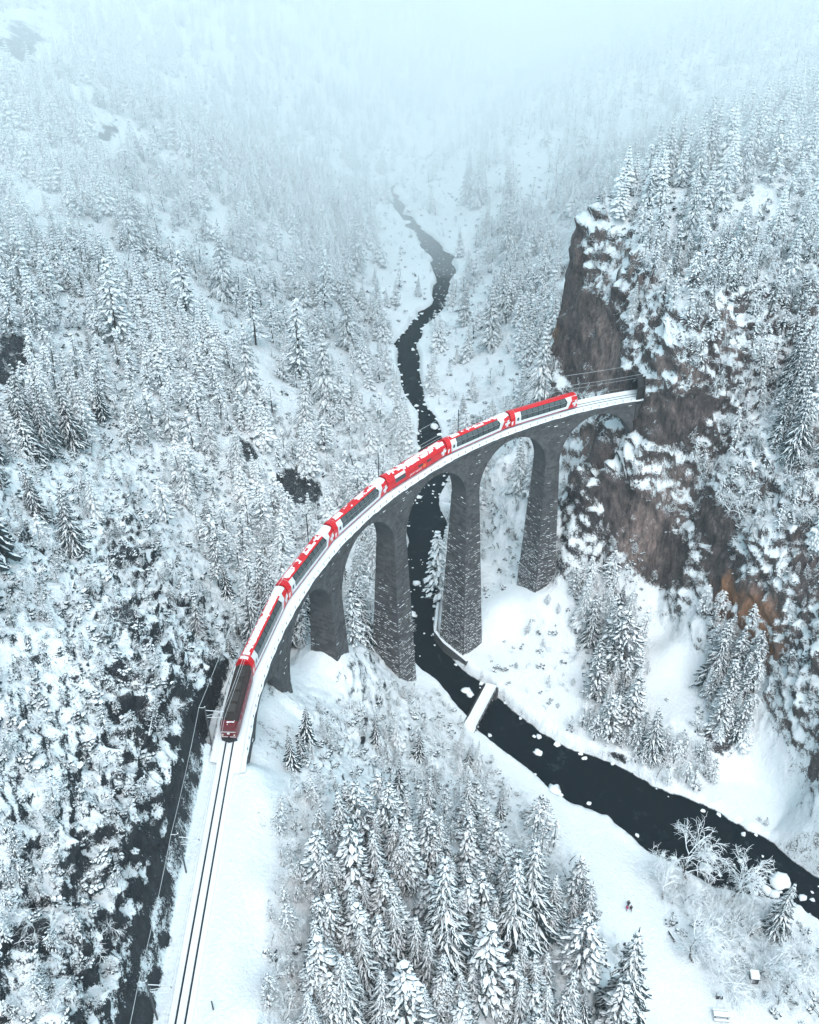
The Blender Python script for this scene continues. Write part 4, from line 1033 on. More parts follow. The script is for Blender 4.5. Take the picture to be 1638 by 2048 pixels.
link('roof_snow', snow_patches((-lh+.5, -lh+1.1), (-.9, .2), lambda x, y, nv: nv > -.3, lambda y: 3.36, 44), e)
place(e, PITCH*6+LL/2+.1)
# ------------------------------------------------------------------ woods: where trees stand
dg = bpy.context.evaluated_depsgraph_get(); dg.update()
from mathutils.bvhtree import BVHTree
def drop(x, y):
    h, p, n, i = terrain.ray_cast(Vector((x, y, 900.)), Vector((0, 0, -1)))
    return (p, n) if h else (None, None)
def hit(px, py):
    d = ray(px, py); h, p, n, i = terrain.ray_cast(Vector(CAM), Vector(d).normalized())
    return p if h else None
def inpoly(x, y, poly):
    ins = np.zeros(x.shape, bool)
    for i in range(len(poly)):
        ax, ay = poly[i]; bx, by = poly[(i+1) % len(poly)]
        if ay == by: continue
        ins ^= ((ay > y) != (by > y)) & (x < (bx-ax)*(y-ay)/(by-ay)+ax)
    return ins
# clearings as seen from above the track: (outline, share of trees kept, share of shrubs kept)
CLEAR = [([(480,1520),(640,1560),(690,1700),(600,2200),(440,2200),(470,1750)], .12, 1),
         ([(0,20),(110,20),(140,100),(90,160),(0,170)], .1, .4), ([(160,235),(250,235),(255,310),(190,330)], .1, .4), ([(0,680),(60,680),(70,780),(0,790)], .05, .3), ([(545,940),(650,950),(650,1030),(560,1030)], .1, .4), ([(430,870),(520,880),(520,940),(440,930)], .2, .4),
         ([(930,1440),(1110,1560),(1300,1690),(1345,1760),(1335,1860),(1440,1950),(1900,2300),(1260,2300),(1230,2048),(1265,1960),(1225,1850),(1120,1680),(1020,1560),(940,1490)], 0, 0),
         ([(960,1230),(1035,1160),(1075,1190),(1130,1140),(1160,1200),(1150,1330),(1190,1500),(1075,1450),(940,1360)], .0, .45),
         ([(1290,1140),(1400,1250),(1415,1380),(1360,1500),(1270,1450),(1290,1330)], 0, .02),
         ([(1460,1400),(1500,1360),(1700,1560),(1700,1790),(1540,1650),(1420,1590),(1410,1520)], .03, .1),
         ([(1270,515),(1310,520),(1385,690),(1400,850),(1345,850),(1310,700)], 0, .1),
         ([(380,630),(440,640),(560,760),(640,800),(640,880),(540,810),(460,720)], .05, .3),
         ([(415,390),(445,390),(455,520),(420,550)], 0, .2), ([(500,660),(540,660),(560,790),(530,800)], .0, .1),
         ([(700,470),(800,440),(880,560),(800,660),(740,620)], .12, .9),
         ([(850,380),(930,300),(960,420),(960,540),(900,500)], .1, .9),
         ([(850,640),(905,610),(960,560),(1040,700),(1020,830),(900,900),(850,760)], .25, 1),
         ([(0,930),(330,930),(480,1290),(380,1330),(0,1330)], .07, 1),
         ([(0,1330),(380,1330),(450,1500),(300,2300),(-300,2300)], .04, .9),
         ([(480,1360),(800,1330),(940,1450),(900,1520),(640,1480)], .15, 1),
         ([(1030,250),(1060,180),(1100,330),(1085,430),(1050,420)], .2, .8),
         ([(1010,930),(1030,900),(1050,1130),(960,1230),(950,1000)], .15, .6),
         ([(1100,430),(1150,440),(1270,800),(1130,760)], 0, .0),
         ([(1215,980),(1330,1010),(1410,1170),(1560,1130),(1580,1290),(1440,1250),(1300,1160)], 0, .0)]
def density(px, py):
    t = np.ones(px.shape); s = np.ones(px.shape)
    for poly, a, b in CLEAR:
        i = inpoly(px, py, poly); t[i] = np.minimum(t[i], a); s[i] = np.minimum(s[i], b)
    return t, s
def slope_at(x, y):
    e = 2.0; z = base(x, y)[0]
    return np.hypot(base(x+e, y)[0]-z, base(x, y+e)[0]-z)/e
# explicit trees: kind, top pixel, foot pixel, words
LIST = [('spruce',882,1722,888,1945),('spruce',1006,1722,1018,1925),('spruce',1045,1678,1052,1878),('spruce',787,1782,790,1905),('spruce',754,1657,756,1795),('spruce',808,1648,812,1765),
 ('pine',966,1846,968,2010),('spruce',1030,1960,1034,2060),('spruce',1080,1964,1084,2070),('spruce',1124,1952,1130,2075),('pine',1147,1840,1150,1975),('spruce',1220,1862,1232,2055),('pine',1223,1972,1226,2090),
 ('pine',805,1932,812,2080),('pine',700,1640,706,1800),('spruce',868,1650,872,1760),('pine',930,1640,935,1770),('pine',655,1790,660,1900),('pine',640,1660,646,1790),('spruce',1100,1740,1104,1850),('pine',930,1770,932,1880),
 ('spruce',960,270,957,412),('spruce',938,300,936,405),('spruce',972,402,972,466),('spruce',1020,290,1018,430),('spruce',1012,400,1014,520),('spruce',975,565,980,695),('spruce',1000,530,1003,640),('spruce',925,560,928,650),
 ('spruce',1078,640,1078,795),('spruce',1047,752,1044,812),('spruce',932,785,928,862),('spruce',795,858,795,925),('spruce',668,925,672,1010),('spruce',474,640,500,810),('pine',500,560,512,690),('spruce',640,650,655,820),
 ('spruce',590,740,612,868),('spruce',1042,872,1038,985),('pine',876,1062,878,1205),('bare_tree',1370,1648,1376,1760),('bare_tree',1327,1718,1326,1800),('bare_tree',1458,1712,1462,1806),('bare_tree',1361,1835,1388,1925),
 ('bare_tree',1443,1890,1440,1960),('bare_tree',1530,1875,1512,1955),('bare_tree',1580,1660,1580,1715),('bare_tree',1571,1905,1575,1975),('spruce',1255,560,1262,640),('spruce',240,350,262,500),('spruce',270,370,285,500),
 ('pine',200,520,235,690),('pine',360,500,375,650),('spruce',435,440,450,600),('pine',580,600,600,760),('spruce',690,560,700,700),('spruce',710,420,715,540),('pine',640,500,650,620),('spruce',400,260,410,380),
 ('spruce',1180,1180,1180,1290),('pine',1215,1200,1218,1330),('pine',1245,1230,1245,1360),('pine',1190,1290,1190,1400),('pine',1250,1350,1255,1450),('pine',1215,1390,1220,1480),('pine',1440,1240,1442,1320),('pine',1470,1260,1476,1340),('pine',1450,1320,1452,1420),('pine',1475,1390,1478,1470),('pine',1430,1380,1432,1470),('pine',1510,1265,1512,1340),
 ('spruce',620,985,622,1085),('pine',560,1020,570,1110),('pine',520,1100,530,1190),('pine',700,1180,705,1290),('spruce',720,1070,724,1180),('spruce',640,1130,646,1200),('bare_tree',815,1030,818,1100),('bare_tree',1505,1900,1500,1950),('bare_tree',1400,1850,1405,1925),
 ('bare_tree',1600,1850,1605,1915),('bare_tree',1480,1800,1482,1860),('bare_tree',1550,1960,1556,2010),('bare_tree',1090,1880,1095,1935),('bare_tree',1130,1700,1132,1760),('bare_tree',760,800,765,870),('bare_tree',700,860,705,930)]
SPOTS = []    # kind, x, y, z, height, fixed
for k, tx, ty, fx, fy in LIST:
    p = hit(fx, fy)
    if p is None: continue
    if river_d(np.array([p.x]), np.array([p.y]))[0] < .3: continue
    # height: find z whose projection reaches the top pixel
    lo, hi = 0.5, 60.
    for _ in range(30):
        mid = (lo+hi)/2
        if proj((p.x, p.y, p.z+mid))[1] > ty: lo = mid
        else: hi = mid
    SPOTS.append((k, p.x, p.y, p.z, min(max(lo, 3.), 30.), 1))
# jittered grid
def grid(x0, x1, y0, y1, st):
    gx, gy = np.meshgrid(np.arange(x0, x1, st), np.arange(y0, y1, st)); gx = gx.ravel(); gy = gy.ravel()
    return gx+rng.uniform(-.5, .5, gx.shape)*st, gy+rng.uniform(-.5, .5, gy.shape)*st
def filt(gx, gy, steep, dmax, which):
    z, ro, rd = base(gx, gy); P = np.stack([gx, gy, z], 1)-CAM
    w = P@fw; px = 819+FPX*(P@r2)/np.maximum(w, 1); py = 1024-FPX*(P@u2)/np.maximum(w, 1)
    D = np.sqrt((P**2).sum(1))
    inn = (w > 5) & (px > -260) & (px < 1900) & (py > -160) & (py < 2600) & (D < dmax)
    s, dl = track_sd(gx, gy)
    inn &= ~((s > -20) & (s < 300) & (dl > -9.5 if False else dl > -8.5) & (dl < 5.5))
    inn &= rd > 3.0
    gx, gy, z, px, py, D = gx[inn], gy[inn], z[inn], px[inn], py[inn], D[inn]
    t, sh = density(px, py)
    sl = slope_at(gx, gy)
    dens = (t if which == 0 else sh)*(1-sstep(steep, steep+.5, sl))
    # thinning patches
    nzv = fbm(gx/28, gy/28, gx*0, 3, 33)
    if which == 0: dens *= sstep(-.75, -.25, nzv)*sstep(-.5, -.2, fbm(gx/11, gy/11, gx*0, 2, 35))
    k = rng.random(len(gx)) < dens
    return gx[k], gy[k], z[k], px[k], py[k], D[k], nzv[k]
g1 = filt(*grid(-60, 560, -460, 420, 4.3), 1.25, 520, 0)
g2 = filt(*grid(60, 1700, -1300, 800, 7.2), 1.3, 1700, 0)
far = g2[5] > 500
g2 = tuple(a[far] for a in g2)
gx = np.concatenate([g1[0], g2[0]]); gy = np.concatenate([g1[1], g2[1]]); gn = np.concatenate([g1[6], g2[6]])
print('tree candidates', len(gx), time.time()-T0)
fixed_xy = np.array([(a[1], a[2]) for a in SPOTS])
for x, y, q in zip(gx, gy, gn):
    if np.min((fixed_xy[:, 0]-x)**2+(fixed_xy[:, 1]-y)**2) < 12: continue
    p, n = drop(x, y)
    if p is None or n.z < .35: continue
    kn = vnoise3(np.array([x/40.]), np.array([y/40.]), np.array([0.]), 77)[0]+rng.normal(0, .45)
    rdd = rng.random()
    near_river = p.z < -48
    hv_ = math.exp(rng.normal(0, .24))
    if near_river and rdd < .6: kind = 'bare_tree'
    elif rdd < .15: kind = 'bare_tree'
    else: kind = 'spruce' if kn > .0 else 'pine'
    # the right-hand mountain and the upper left are mostly pine
    if kind == 'spruce' and (y < -60 or x < 60) and rng.random() < .6: kind = 'pine'
    hh = {'spruce': rng.uniform(9, 19), 'pine': rng.uniform(7, 13), 'bare_tree': rng.uniform(4, 8)}[kind]*hv_; hh = min(hh, {'spruce': 18, 'pine': 13, 'bare_tree': 8}[kind])
    if x < 60 and y > 30 and p.z > -52 and y < 118: hh *= .9
    if proj((x, y, p.z))[1] < 1640 and y > 40 and x < 110 and proj((x, y, p.z))[1] > 1330: hh *= .55
    if (y > 95 and x < 90) or p.z > 5 and x < 120: hh *= .8
    if np.hypot(x-CAM[0], y-CAM[1]) > 230: hh *= .88
    SPOTS.append((kind, x, y, p.z, hh, 0))
# denser stands and thickets, by where the photograph shows them: outline, how many, kinds, height range
BOOST = [([(640,1700),(720,1650),(900,1670),(1050,1760),(1150,1850),(1190,2090),(620,2090)], 135, ('pine', 'spruce', 'spruce'), (7, 14)),
         ([(490,1600),(640,1580),(680,1700),(620,2080),(470,2080),(490,1750)], 90, ('bare_tree', 'pine', 'bare_tree'), (2, 5.5)),
         ([(560,1340),(760,1330),(930,1450),(1010,1560),(900,1600),(700,1520),(520,1470)], 130, ('bare_tree', 'bare_tree', 'pine'), (2, 5)),
         ([(1140,1180),(1215,1150),(1270,1260),(1280,1450),(1230,1480),(1170,1380)], 70, ('spruce', 'pine'), (5, 11)),
         ([(1400,1220),(1540,1260),(1520,1340),(1490,1500),(1420,1480),(1410,1330)], 50, ('spruce', 'pine'), (5, 10)),
         ([(1130,1440),(1290,1440),(1420,1530),(1440,1610),(1300,1560),(1160,1500)], 60, ('bare_tree', 'pine', 'pine'), (3, 8)),
         ([(1300,1740),(1400,1760),(1640,1880),(1640,2048),(1540,1930),(1450,1940),(1350,1850)], 60, ('bare_tree', 'bare_tree', 'bare_tree'), (3, 6.5)),
         ([(650,1180),(740,1180),(740,1320),(690,1300)], 14, ('spruce', 'pine'), (7, 12)),
         ([(960,900),(1040,900),(1020,1080),(970,1080)], 16, ('bare_tree', 'bare_tree'), (3, 7)),
         ([(1270,480),(1638,480),(1638,900),(1300,780)], 150, ('pine', 'pine', 'bare_tree'), (5, 10)),
         ([(1330,850),(1638,850),(1638,1080),(1450,1080)], 60, ('pine', 'bare_tree'), (4, 8)),
         ([(0,930),(300,930),(470,1270),(430,1330),(0,1330)], 25, ('pine', 'bare_tree', 'bare_tree'), (2.5, 5)),
         ([(0,1330),(400,1330),(400,1500),(200,2048),(0,2048)], 30, ('bare_tree', 'pine'), (2, 4))]
for poly, n_b, ks, (h0, h1) in BOOST:
    pa = np.array(poly); got = 0; tries = 0
    while got < n_b and tries < n_b*12:
        tries += 1
        q = rng.uniform(pa.min(0), pa.max(0))
        if not inpoly(q[0:1], q[1:2], poly)[0]: continue
        p = hit(q[0], q[1])
        if p is None or p.z < RZ+.8: continue
        s_, dl_ = track_sd(np.array([p.x]), np.array([p.y]))
        if -8.5 < dl_[0] < 4.5 and s_[0] > -20: continue
        if river_d(np.array([p.x]), np.array([p.y]))[0] < 1.5: continue
        pp, nn_ = drop(p.x, p.y)
        if abs(pp.z-p.z) > 2.5: continue
        got += 1; SPOTS.append((ks[rng.integers(len(ks))], pp.x, pp.y, pp.z, rng.uniform(h0, h1), 0))
# nothing may stand right in front of the small things on the meadow
KEEP = [(1256, 1812), (1506, 1962), (1438, 1996), (1441, 2034), (1259, 1903), (1344, 1876), (1580, 1968), (1625, 2020), (960, 1415)]
def hides(a):
    if a[5]: return False
    fx_, fy_, w_ = proj((a[1], a[2], a[3])); tx_, ty_, _w = proj((a[1], a[2], a[3]+a[4]))
    half = a[4]*.25*FPX/max(w_, 1)+10
    if 1195 < fx_ < 1330 and fy_ > 1780: return True
    return any(abs(kx-(fx_+tx_)/2) < half and ty_-12 < ky < fy_+8 for kx, ky in KEEP)
SPOTS = [a for a in SPOTS if not hides(a)]
print('trees', len(SPOTS), time.time()-T0)
# rank by how large they show
def shows(a):
    px, py, w = proj((a[1], a[2], a[3]+a[4]*.5))
    v = a[4]*FPX/max(w, 1)
    inside = 0 < px < 1638 and 0 < py < 2080
    return (v if inside else 0)+(1e5 if a[5] and inside else 0)
SPOTS.sort(key=shows, reverse=True)
NIND = 300
IND, REST = SPOTS[:NIND], SPOTS[NIND:]
# --- words that single a tree out
def region(a):
    k, x, y, z, h, fx = a
    px, py, w = proj((x, y, z)); s, dl = track_sd(np.array([x]), np.array([y])); s, dl = float(s[0]), float(dl[0])
    if dl < -5 and s > 125 and y > 40: return 'on wooded slope below railway'
    if dl > 4 and s > 105: return 'on crags left of track'
    if px > 1280 and py > 1640: return 'on river bank at lower right'
    if px > 1100 and py > 1100: return 'under the right-hand cliff'
    if y < -16 and px > 1050: return 'atop the right-hand cliff'
    if dl < -3 and s < 125: return 'below the viaduct arches'
    if px < 850 and py > 640: return 'left bank beyond viaduct'
    if px < 850: return 'high on left valley side'
    return 'right bank upstream of viaduct'
ORD = ['first','second','third','fourth','fifth','sixth','seventh','eighth','ninth','tenth','eleventh','twelfth','thirteenth','fourteenth','fifteenth','sixteenth','seventeenth','eighteenth','nineteenth','twentieth']
ORD += ['twenty-'+o for o in ORD[:9]]+['thirtieth']+['thirty-'+o for o in ORD[:9]]+['fortieth']
NAMEK = {'spruce': 'snow-laden spruce', 'pine': 'snow-laden pine', 'bare_tree': 'frosted bare tree'}
groups_ = {}
for a in IND:
    px, py, w = proj((a[1], a[2], a[3])); groups_.setdefault((a[0], region(a)), []).append((py, px, a))
LAB = {}
for (k, rgn), L in groups_.items():
    L.sort(reverse=True, key=lambda q: q[0]); n = len(L)
    rows = max(1, round(math.sqrt(n/1.6))); per = math.ceil(n/rows)
    for r_ in range(rows):
        row = sorted(L[r_*per:(r_+1)*per], key=lambda q: q[1])
        for i, (py, px, a) in enumerate(row):
            if n == 1: t = f"{NAMEK[k]} standing alone of its kind {rgn}"
            elif rows == 1: t = f"{NAMEK[k]}, {ORD[i]} from the left {rgn}"
            else: t = f"{NAMEK[k]}, {ORD[i]} from left, {ORD[r_]} row up, {rgn}"
            LAB[id(a)] = t
hs_ = {}
GK = {'spruce': 'spruces standing in the snow', 'pine': 'pines standing in the snow', 'bare_tree': 'frosted bare trees'}
CK = {'spruce': 'spruce tree', 'pine': 'pine tree', 'bare_tree': 'bare tree'}
for a in IND:
    k, x, y, z, h, fx = a
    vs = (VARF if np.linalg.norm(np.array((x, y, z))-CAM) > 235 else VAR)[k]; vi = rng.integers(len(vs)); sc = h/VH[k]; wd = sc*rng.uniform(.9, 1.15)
    if k == 'spruce' and fx: wd = sc*1.0
    e = bpy.data.objects.new({'spruce': 'spruce_tree', 'pine': 'pine_tree', 'bare_tree': 'bare_tree'}[k], None); COL.objects.link(e); e.empty_display_size = .5
    e.location = (x, y, z-.1); e.rotation_euler = (rng.normal(0, .03), rng.normal(0, .03), rng.uniform(0, 6.28)); e.scale = (wd, wd, sc)
    tagit(e, LAB[id(a)], CK[k], GK[k])
    link('trunk', vs[vi][0], e); link('crown', vs[vi][1], e)
P = []; RO_ = []; SC_ = []; IX = []
kinds = [f[0] for f in FAR[:NF]]
for a in REST:
    k, x, y, z, h, fx = a
    opts = [i for i, q in enumerate(kinds) if q == k]
    sc = h/VH[k]; wd = sc*rng.uniform(.85, 1.2)*(1.3 if np.linalg.norm(np.array((x, y, z))-CAM) > 250 else 1)
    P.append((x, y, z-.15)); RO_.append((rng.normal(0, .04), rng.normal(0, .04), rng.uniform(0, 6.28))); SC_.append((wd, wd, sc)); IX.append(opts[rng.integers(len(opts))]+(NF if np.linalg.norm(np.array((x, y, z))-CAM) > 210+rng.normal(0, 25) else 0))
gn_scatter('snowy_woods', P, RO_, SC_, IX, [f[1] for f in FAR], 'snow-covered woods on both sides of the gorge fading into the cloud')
# shrubs and young growth on ledges: nobody could count them
s1 = filt(*grid(-60, 340, -150, 260, 2.1), 3.2, 340, 1)
s2 = filt(*grid(60, 700, -420, 420, 6), 2.2, 700, 1)
k2 = s2[5] > 320; s2 = tuple(a[k2] for a in s2)
sx = np.concatenate([s1[0], s2[0]]); sy = np.concatenate([s1[1], s2[1]])
P = []; RO_ = []; SC_ = []; IX = []
bidx = [i for i, q in enumerate(kinds) if q == 'bush']; tidx = [i for i, q in enumerate(kinds) if q == 'bare_tree']; pidx = [i for i, q in enumerate(kinds) if q == 'pine']
for x, y in zip(sx, sy):
    p, n = drop(x, y)
    if p is None or n.z < .06: continue
    u = rng.random()
    if u < .55: i = bidx[rng.integers(len(bidx))]; sc = rng.uniform(.22, .75)
    elif u < .88: i = tidx[rng.integers(len(tidx))]; sc = rng.uniform(.15, .36)
    else: i = pidx[rng.integers(len(pidx))]; sc = rng.uniform(.14, .3)
    P.append((p.x, p.y, p.z-.1)); RO_.append((rng.normal(0, .15), rng.normal(0, .15), rng.uniform(0, 6.28))); SC_.append((sc*rng.uniform(.8, 1.3), sc*rng.uniform(.8, 1.3), sc)); IX.append(i)
for poly, n_b in (([(1130,800),(1300,620),(1638,560),(1638,1500),(1400,1180),(1290,1170),(1120,1100)], 1500), ([(0,1000),(300,1000),(470,1290),(400,1500),(300,2048),(0,2048)], 550), ([(1110,430),(1300,430),(1290,760),(1180,770)], 250)):
    pa = np.array(poly)
    for _ in range(n_b):
        q = rng.uniform(pa.min(0), pa.max(0))
        if not inpoly(q[0:1], q[1:2], poly)[0] or any((q[0]-a)**2+(q[1]-b)**2 < (c_*1.05)**2 for a, b, c_ in BARE): continue
        p = hit(q[0], q[1])
        if p is None: continue
        s_, dl_ = track_sd(np.array([p.x]), np.array([p.y]))
        if -8.5 < dl_[0] < 5.5 and s_[0] > -20: continue
        u = rng.random(); i = bidx[rng.integers(len(bidx))] if u < .5 else (tidx[rng.integers(len(tidx))] if u < .85 else pidx[rng.integers(len(pidx))]); sc = rng.uniform(.2, .55) if u < .5 else rng.uniform(.12, .3)
        P.append((p.x, p.y, p.z-.1)); RO_.append((rng.normal(0, .2), rng.normal(0, .2), rng.uniform(0, 6.28))); SC_.append((sc*rng.uniform(.8, 1.3), sc*rng.uniform(.8, 1.3), sc)); IX.append(i)
gn_scatter('snowy_undergrowth', P, RO_, SC_, IX, [f[1] for f in FAR], 'snow-covered bushes and saplings on the slopes and ledges')
print('shrubs', len(P), time.time()-T0)
# ------------------------------------------------------------------ small things
def ground(px, py):
    p = hit(px, py); return np.array(p)
# footbridge over the river
A0, B0 = un(941, 1452, -56.6), un(980, 1378, -56.6)
fb = bpy.data.objects.new('footbridge', None); COL.objects.link(fb); tagit(fb, 'small snow-covered footbridge with dark railings crossing the river', 'footbridge')
dv = (B0-A0); LN = np.linalg.norm(dv); fb.location = (A0+B0)/2; fb.rotation_euler = (0, 0, math.atan2(dv[1], dv[0]))
hl = LN/2+1.5
mb = MB(); mb.box((0, 0, -.25), (2*hl, 2.9, .3)); mb.box((0, 1.1, -.6), (2*hl, .25, .5)); mb.box((0, -1.1, -.6), (2*hl, .25, .5)); link('deck', mb.mesh('deck', [M_WOOD]), fb)
mb = MB(); mb.box((0, 0, .03), (2*hl, 2.8, .26)); link('snow_cover', mb.mesh('snow_cover', [M_SNOW]), fb)
for sg in (-1, 1):
    mb = MB(); mb.box((0, sg*1.5, .95), (2*hl-2, .09, .09)); mb.box((0, sg*1.5, .5), (2*hl-2, .06, .06)); r_ = link('handrail', mb.mesh('handrail', [M_WOOD]), fb)
    mb = MB(); mb.box((0, 0, .35), (.12, .12, 1.3)); mb.tube([(0, 0, -.3), (0, sg*.6, -.3), (0, 0, .5)], .05, 4); me = mb.mesh('post', [M_WOOD])
    for x in np.linspace(-hl+1.2, hl-1.2, 8): link('post', me, r_, (x, sg*1.5, 0))
for sx in (-1, 1):
    mb = MB(); mb.box((sx*(hl-.6), 0, -1.9), (1.2, 3.2, 3.0)); link('abutment', mb.mesh('abutment', [M_STONE]), fb)
# walls at the foot of the river pier
def wall_px(pts, z, h, w, lab):
    P_ = [un(a, b, z) for a, b in pts]; mb = MB(); sn = MB()
    for a, b in zip(P_[:-1], P_[1:]):
        d = b-a; L_ = np.linalg.norm(d[:2]); y = math.atan2(d[1], d[0]); R_ = np.array([[math.cos(y), -math.sin(y), 0], [math.sin(y), math.cos(y), 0], [0, 0, 1]])
        mb.box((a+b)/2-np.array([0, 0, h/2]), (L_+.1, w, h), 0, R_); sn.box((a+b)/2+np.array([0, 0, .08]), (L_+.1, w+.06, .2), 0, R_)
    e = bpy.data.objects.new('river_wall', None); COL.objects.link(e); tagit(e, lab, 'retaining wall')
    link('wall', mb.mesh('wall', [M_STONE]), e); link('snow_cap', sn.mesh('snow_cap', [M_SNOW]), e)
wall_px([(876, 1205), (870, 1262), (888, 1285), (934, 1322)], -57.2, 3.5, .55, 'low snow-capped stone wall between the river and the foot of the tallest pier')
# people
M_COAT = mat_simple('dark_coat', (.012, .02, .03), .8); M_PINK = mat_simple('pink_jacket', (.45, .02, .14), .7); M_SKIN = mat_simple('skin', (.45, .28, .2), .6); M_TROUS = mat_simple('dark_trousers', (.02, .022, .03), .8); M_HAIR = mat_simple('dark_hat', (.02, .018, .02), .9)
def person(p, yaw, h, coat, lab, stride=.25):
    k = h/1.72
    J = {'hip': (0, 0, .95), 'chest': (.03, 0, 1.32), 'neck': (.03, 0, 1.48), 'head': (.05, 0, 1.60), 'top': (.04, 0, 1.70), 'kl': (.1+stride*.5, .1, .52), 'fl': (stride, .1, .08), 'tl': (stride+.18, .1, .04), 'kr': (.02, -.1, .52), 'fr': (-stride, -.1, .08), 'tr': (-stride+.17, -.1, .04),
         'sl': (.02, .2, 1.40), 'el': (-.08, .27, 1.12), 'hl': (.08, .25, .90), 'sr': (.02, -.2, 1.40), 'er': (-.02, -.27, 1.12), 'hr': (.2, -.24, .95), 'll': (.02, .1, .88), 'lr': (.02, -.1, .88)}
    E_ = [('hip', 'chest'), ('chest', 'neck'), ('neck', 'head'), ('head', 'top'), ('hip', 'll'), ('ll', 'kl'), ('kl', 'fl'), ('fl', 'tl'), ('hip', 'lr'), ('lr', 'kr'), ('kr', 'fr'), ('fr', 'tr'), ('chest', 'sl'), ('sl', 'el'), ('el', 'hl'), ('chest', 'sr'), ('sr', 'er'), ('er', 'hr')]
    rad = dict(hip=.15, chest=.19, neck=.07, head=.115, top=.08, kl=.08, kr=.08, fl=.055, fr=.055, tl=.045, tr=.045, sl=.09, sr=.09, el=.06, er=.06, hl=.05, hr=.05, ll=.11, lr=.11)
    nm = list(J); me = bpy.data.meshes.new('person'); me.from_pydata([tuple(v*k for v in J[n_]) for n_ in nm], [(nm.index(a), nm.index(b)) for a, b in E_], [])
    o = bpy.data.objects.new('person', me); COL.objects.link(o)
    md = o.modifiers.new('skin', 'SKIN'); me.skin_vertices[0].data[0].use_root = True
    for i, n_ in enumerate(nm): me.skin_vertices[0].data[i].radius = (rad[n_]*k, rad[n_]*k)
    o.modifiers.new('sub', 'SUBSURF').levels = 1
    bpy.context.view_layer.update()
    m2 = bpy.data.meshes.new_from_object(o.evaluated_get(bpy.context.evaluated_depsgraph_get())); o.modifiers.clear(); o.data = m2
    m2.materials.clear(); [m2.materials.append(m_) for m_ in (M_SKIN, coat, M_TROUS)]
    for f in m2.polygons:
        z = f.center.z/k; f.material_index = 0 if z > 1.46 or (z < 1.0 and abs(f.center.y) > .2*k and z > .8) else (1 if z > .82 else 2); f.use_smooth = True
    o.location = (p[0], p[1], p[2]-.05); o.rotation_euler = (0, 0, yaw); tagit(o, lab, 'person', 'walkers on the snowy meadow')
    mb = MB(); clump(mb, (.03*k, 0, 1.69*k), .125*k, np.random.default_rng(3), .8); link('hat', mb.mesh('hat', [M_HAIR]), o)
    mb = MB(); mb.tube([(0, 0, .72*k), (0, 0, .95*k), (.02*k, 0, 1.25*k)], [.24*k, .20*k, .215*k], 10, cap=False); link('coat_skirt', mb.mesh('coat_skirt', [coat]), o)
for px, py, h, c, lb, yw in [(1256, 1812, 1.8, M_COAT, 'person in a dark coat, farthest up of the three walkers on the meadow', 2.2), (1253.5, 1820, 1.5, M_PINK, 'person in a pink jacket among the three walkers on the meadow', 2.0), (1261, 1821, 1.65, M_TROUS, 'person in dark clothes to the right of the pink-jacketed walker', 2.6)]:
    person(ground(px, py), yw, h, c, lb)
def at(name, px, py, yaw, lab, cat):
    e = bpy.data.objects.new(name, None); COL.objects.link(e); e.location = ground(px, py); e.rotation_euler = (0, 0, yaw); tagit(e, lab, cat); return e
def dirpx(a, b):
    p, q = ground(*a), ground(*b); return math.atan2(q[1]-p[1], q[0]-p[0]), np.linalg.norm((q-p)[:2])
# picnic tables: the large one and the small one above it
def picnic(px, py, yaw, L_, lab):
    e = at('picnic_table', px, py, yaw, lab, 'picnic table')
    mb = MB(); mb.box((0, 0, .74), (L_, .85, .07)); link('tabletop', mb.mesh('tabletop', [M_WOOD]), e)
    mb = MB(); mb.box((0, 0, .90), (L_-.06, .8, .26)); link('snow_cover', mb.mesh('snow_cover', [M_SNOW]), e)
    for sg in (-1, 1):
        mb = MB(); mb.box((0, sg*.85, .44), (L_, .3, .06)); b_ = link('bench_seat', mb.mesh('bench_seat', [M_WOOD]), e)
        mb = MB(); mb.box((0, sg*.85, .57), (L_-.06, .28, .2)); link('snow_cover', mb.mesh('snow_cover', [M_SNOW]), b_)
    for x in (-L_/2+.25, L_/2-.25):
        mb = MB(); mb.box((x, 0, .4), (.12, 2.0, .1)); mb.tube([(x, -.8, 0), (x, -.25, .74)], .06, 4); mb.tube([(x, .8, 0), (x, .25, .74)], .06, 4); link('leg', mb.mesh('leg', [M_WOOD]), e)
yw, _ = dirpx((1424, 2020), (1460, 2022))
picnic(1441, 2034, yw, 2.6, 'snow-covered picnic table with two benches near the bottom edge of the picture')
# covered bench box above it
e = at('snowy_bench', 1438, 1996, yw, 'small dark bench with a back, deep in snow, above the picnic table', 'bench')
mb = MB(); mb.box((0, 0, .42), (1.1, .5, .08)); link('seat', mb.mesh('seat', [M_WOOD]), e)
mb = MB(); mb.box((0, 0, .58), (1.04, .46, .24)); link('snow_cover', mb.mesh('snow_cover', [M_SNOW]), e)
mb = MB(); mb.box((-.5, .0, .55), (.07, .6, 1.0)); mb.box((0, -.28, .6), (1.1, .07, .8)); link('backrest', mb.mesh('backrest', [M_WOOD]), e)
for x in (-.4, .4):
    mb = MB(); mb.box((x, 0, .2), (.1, .45, .42)); link('leg', mb.mesh('leg', [M_WOOD]), e)
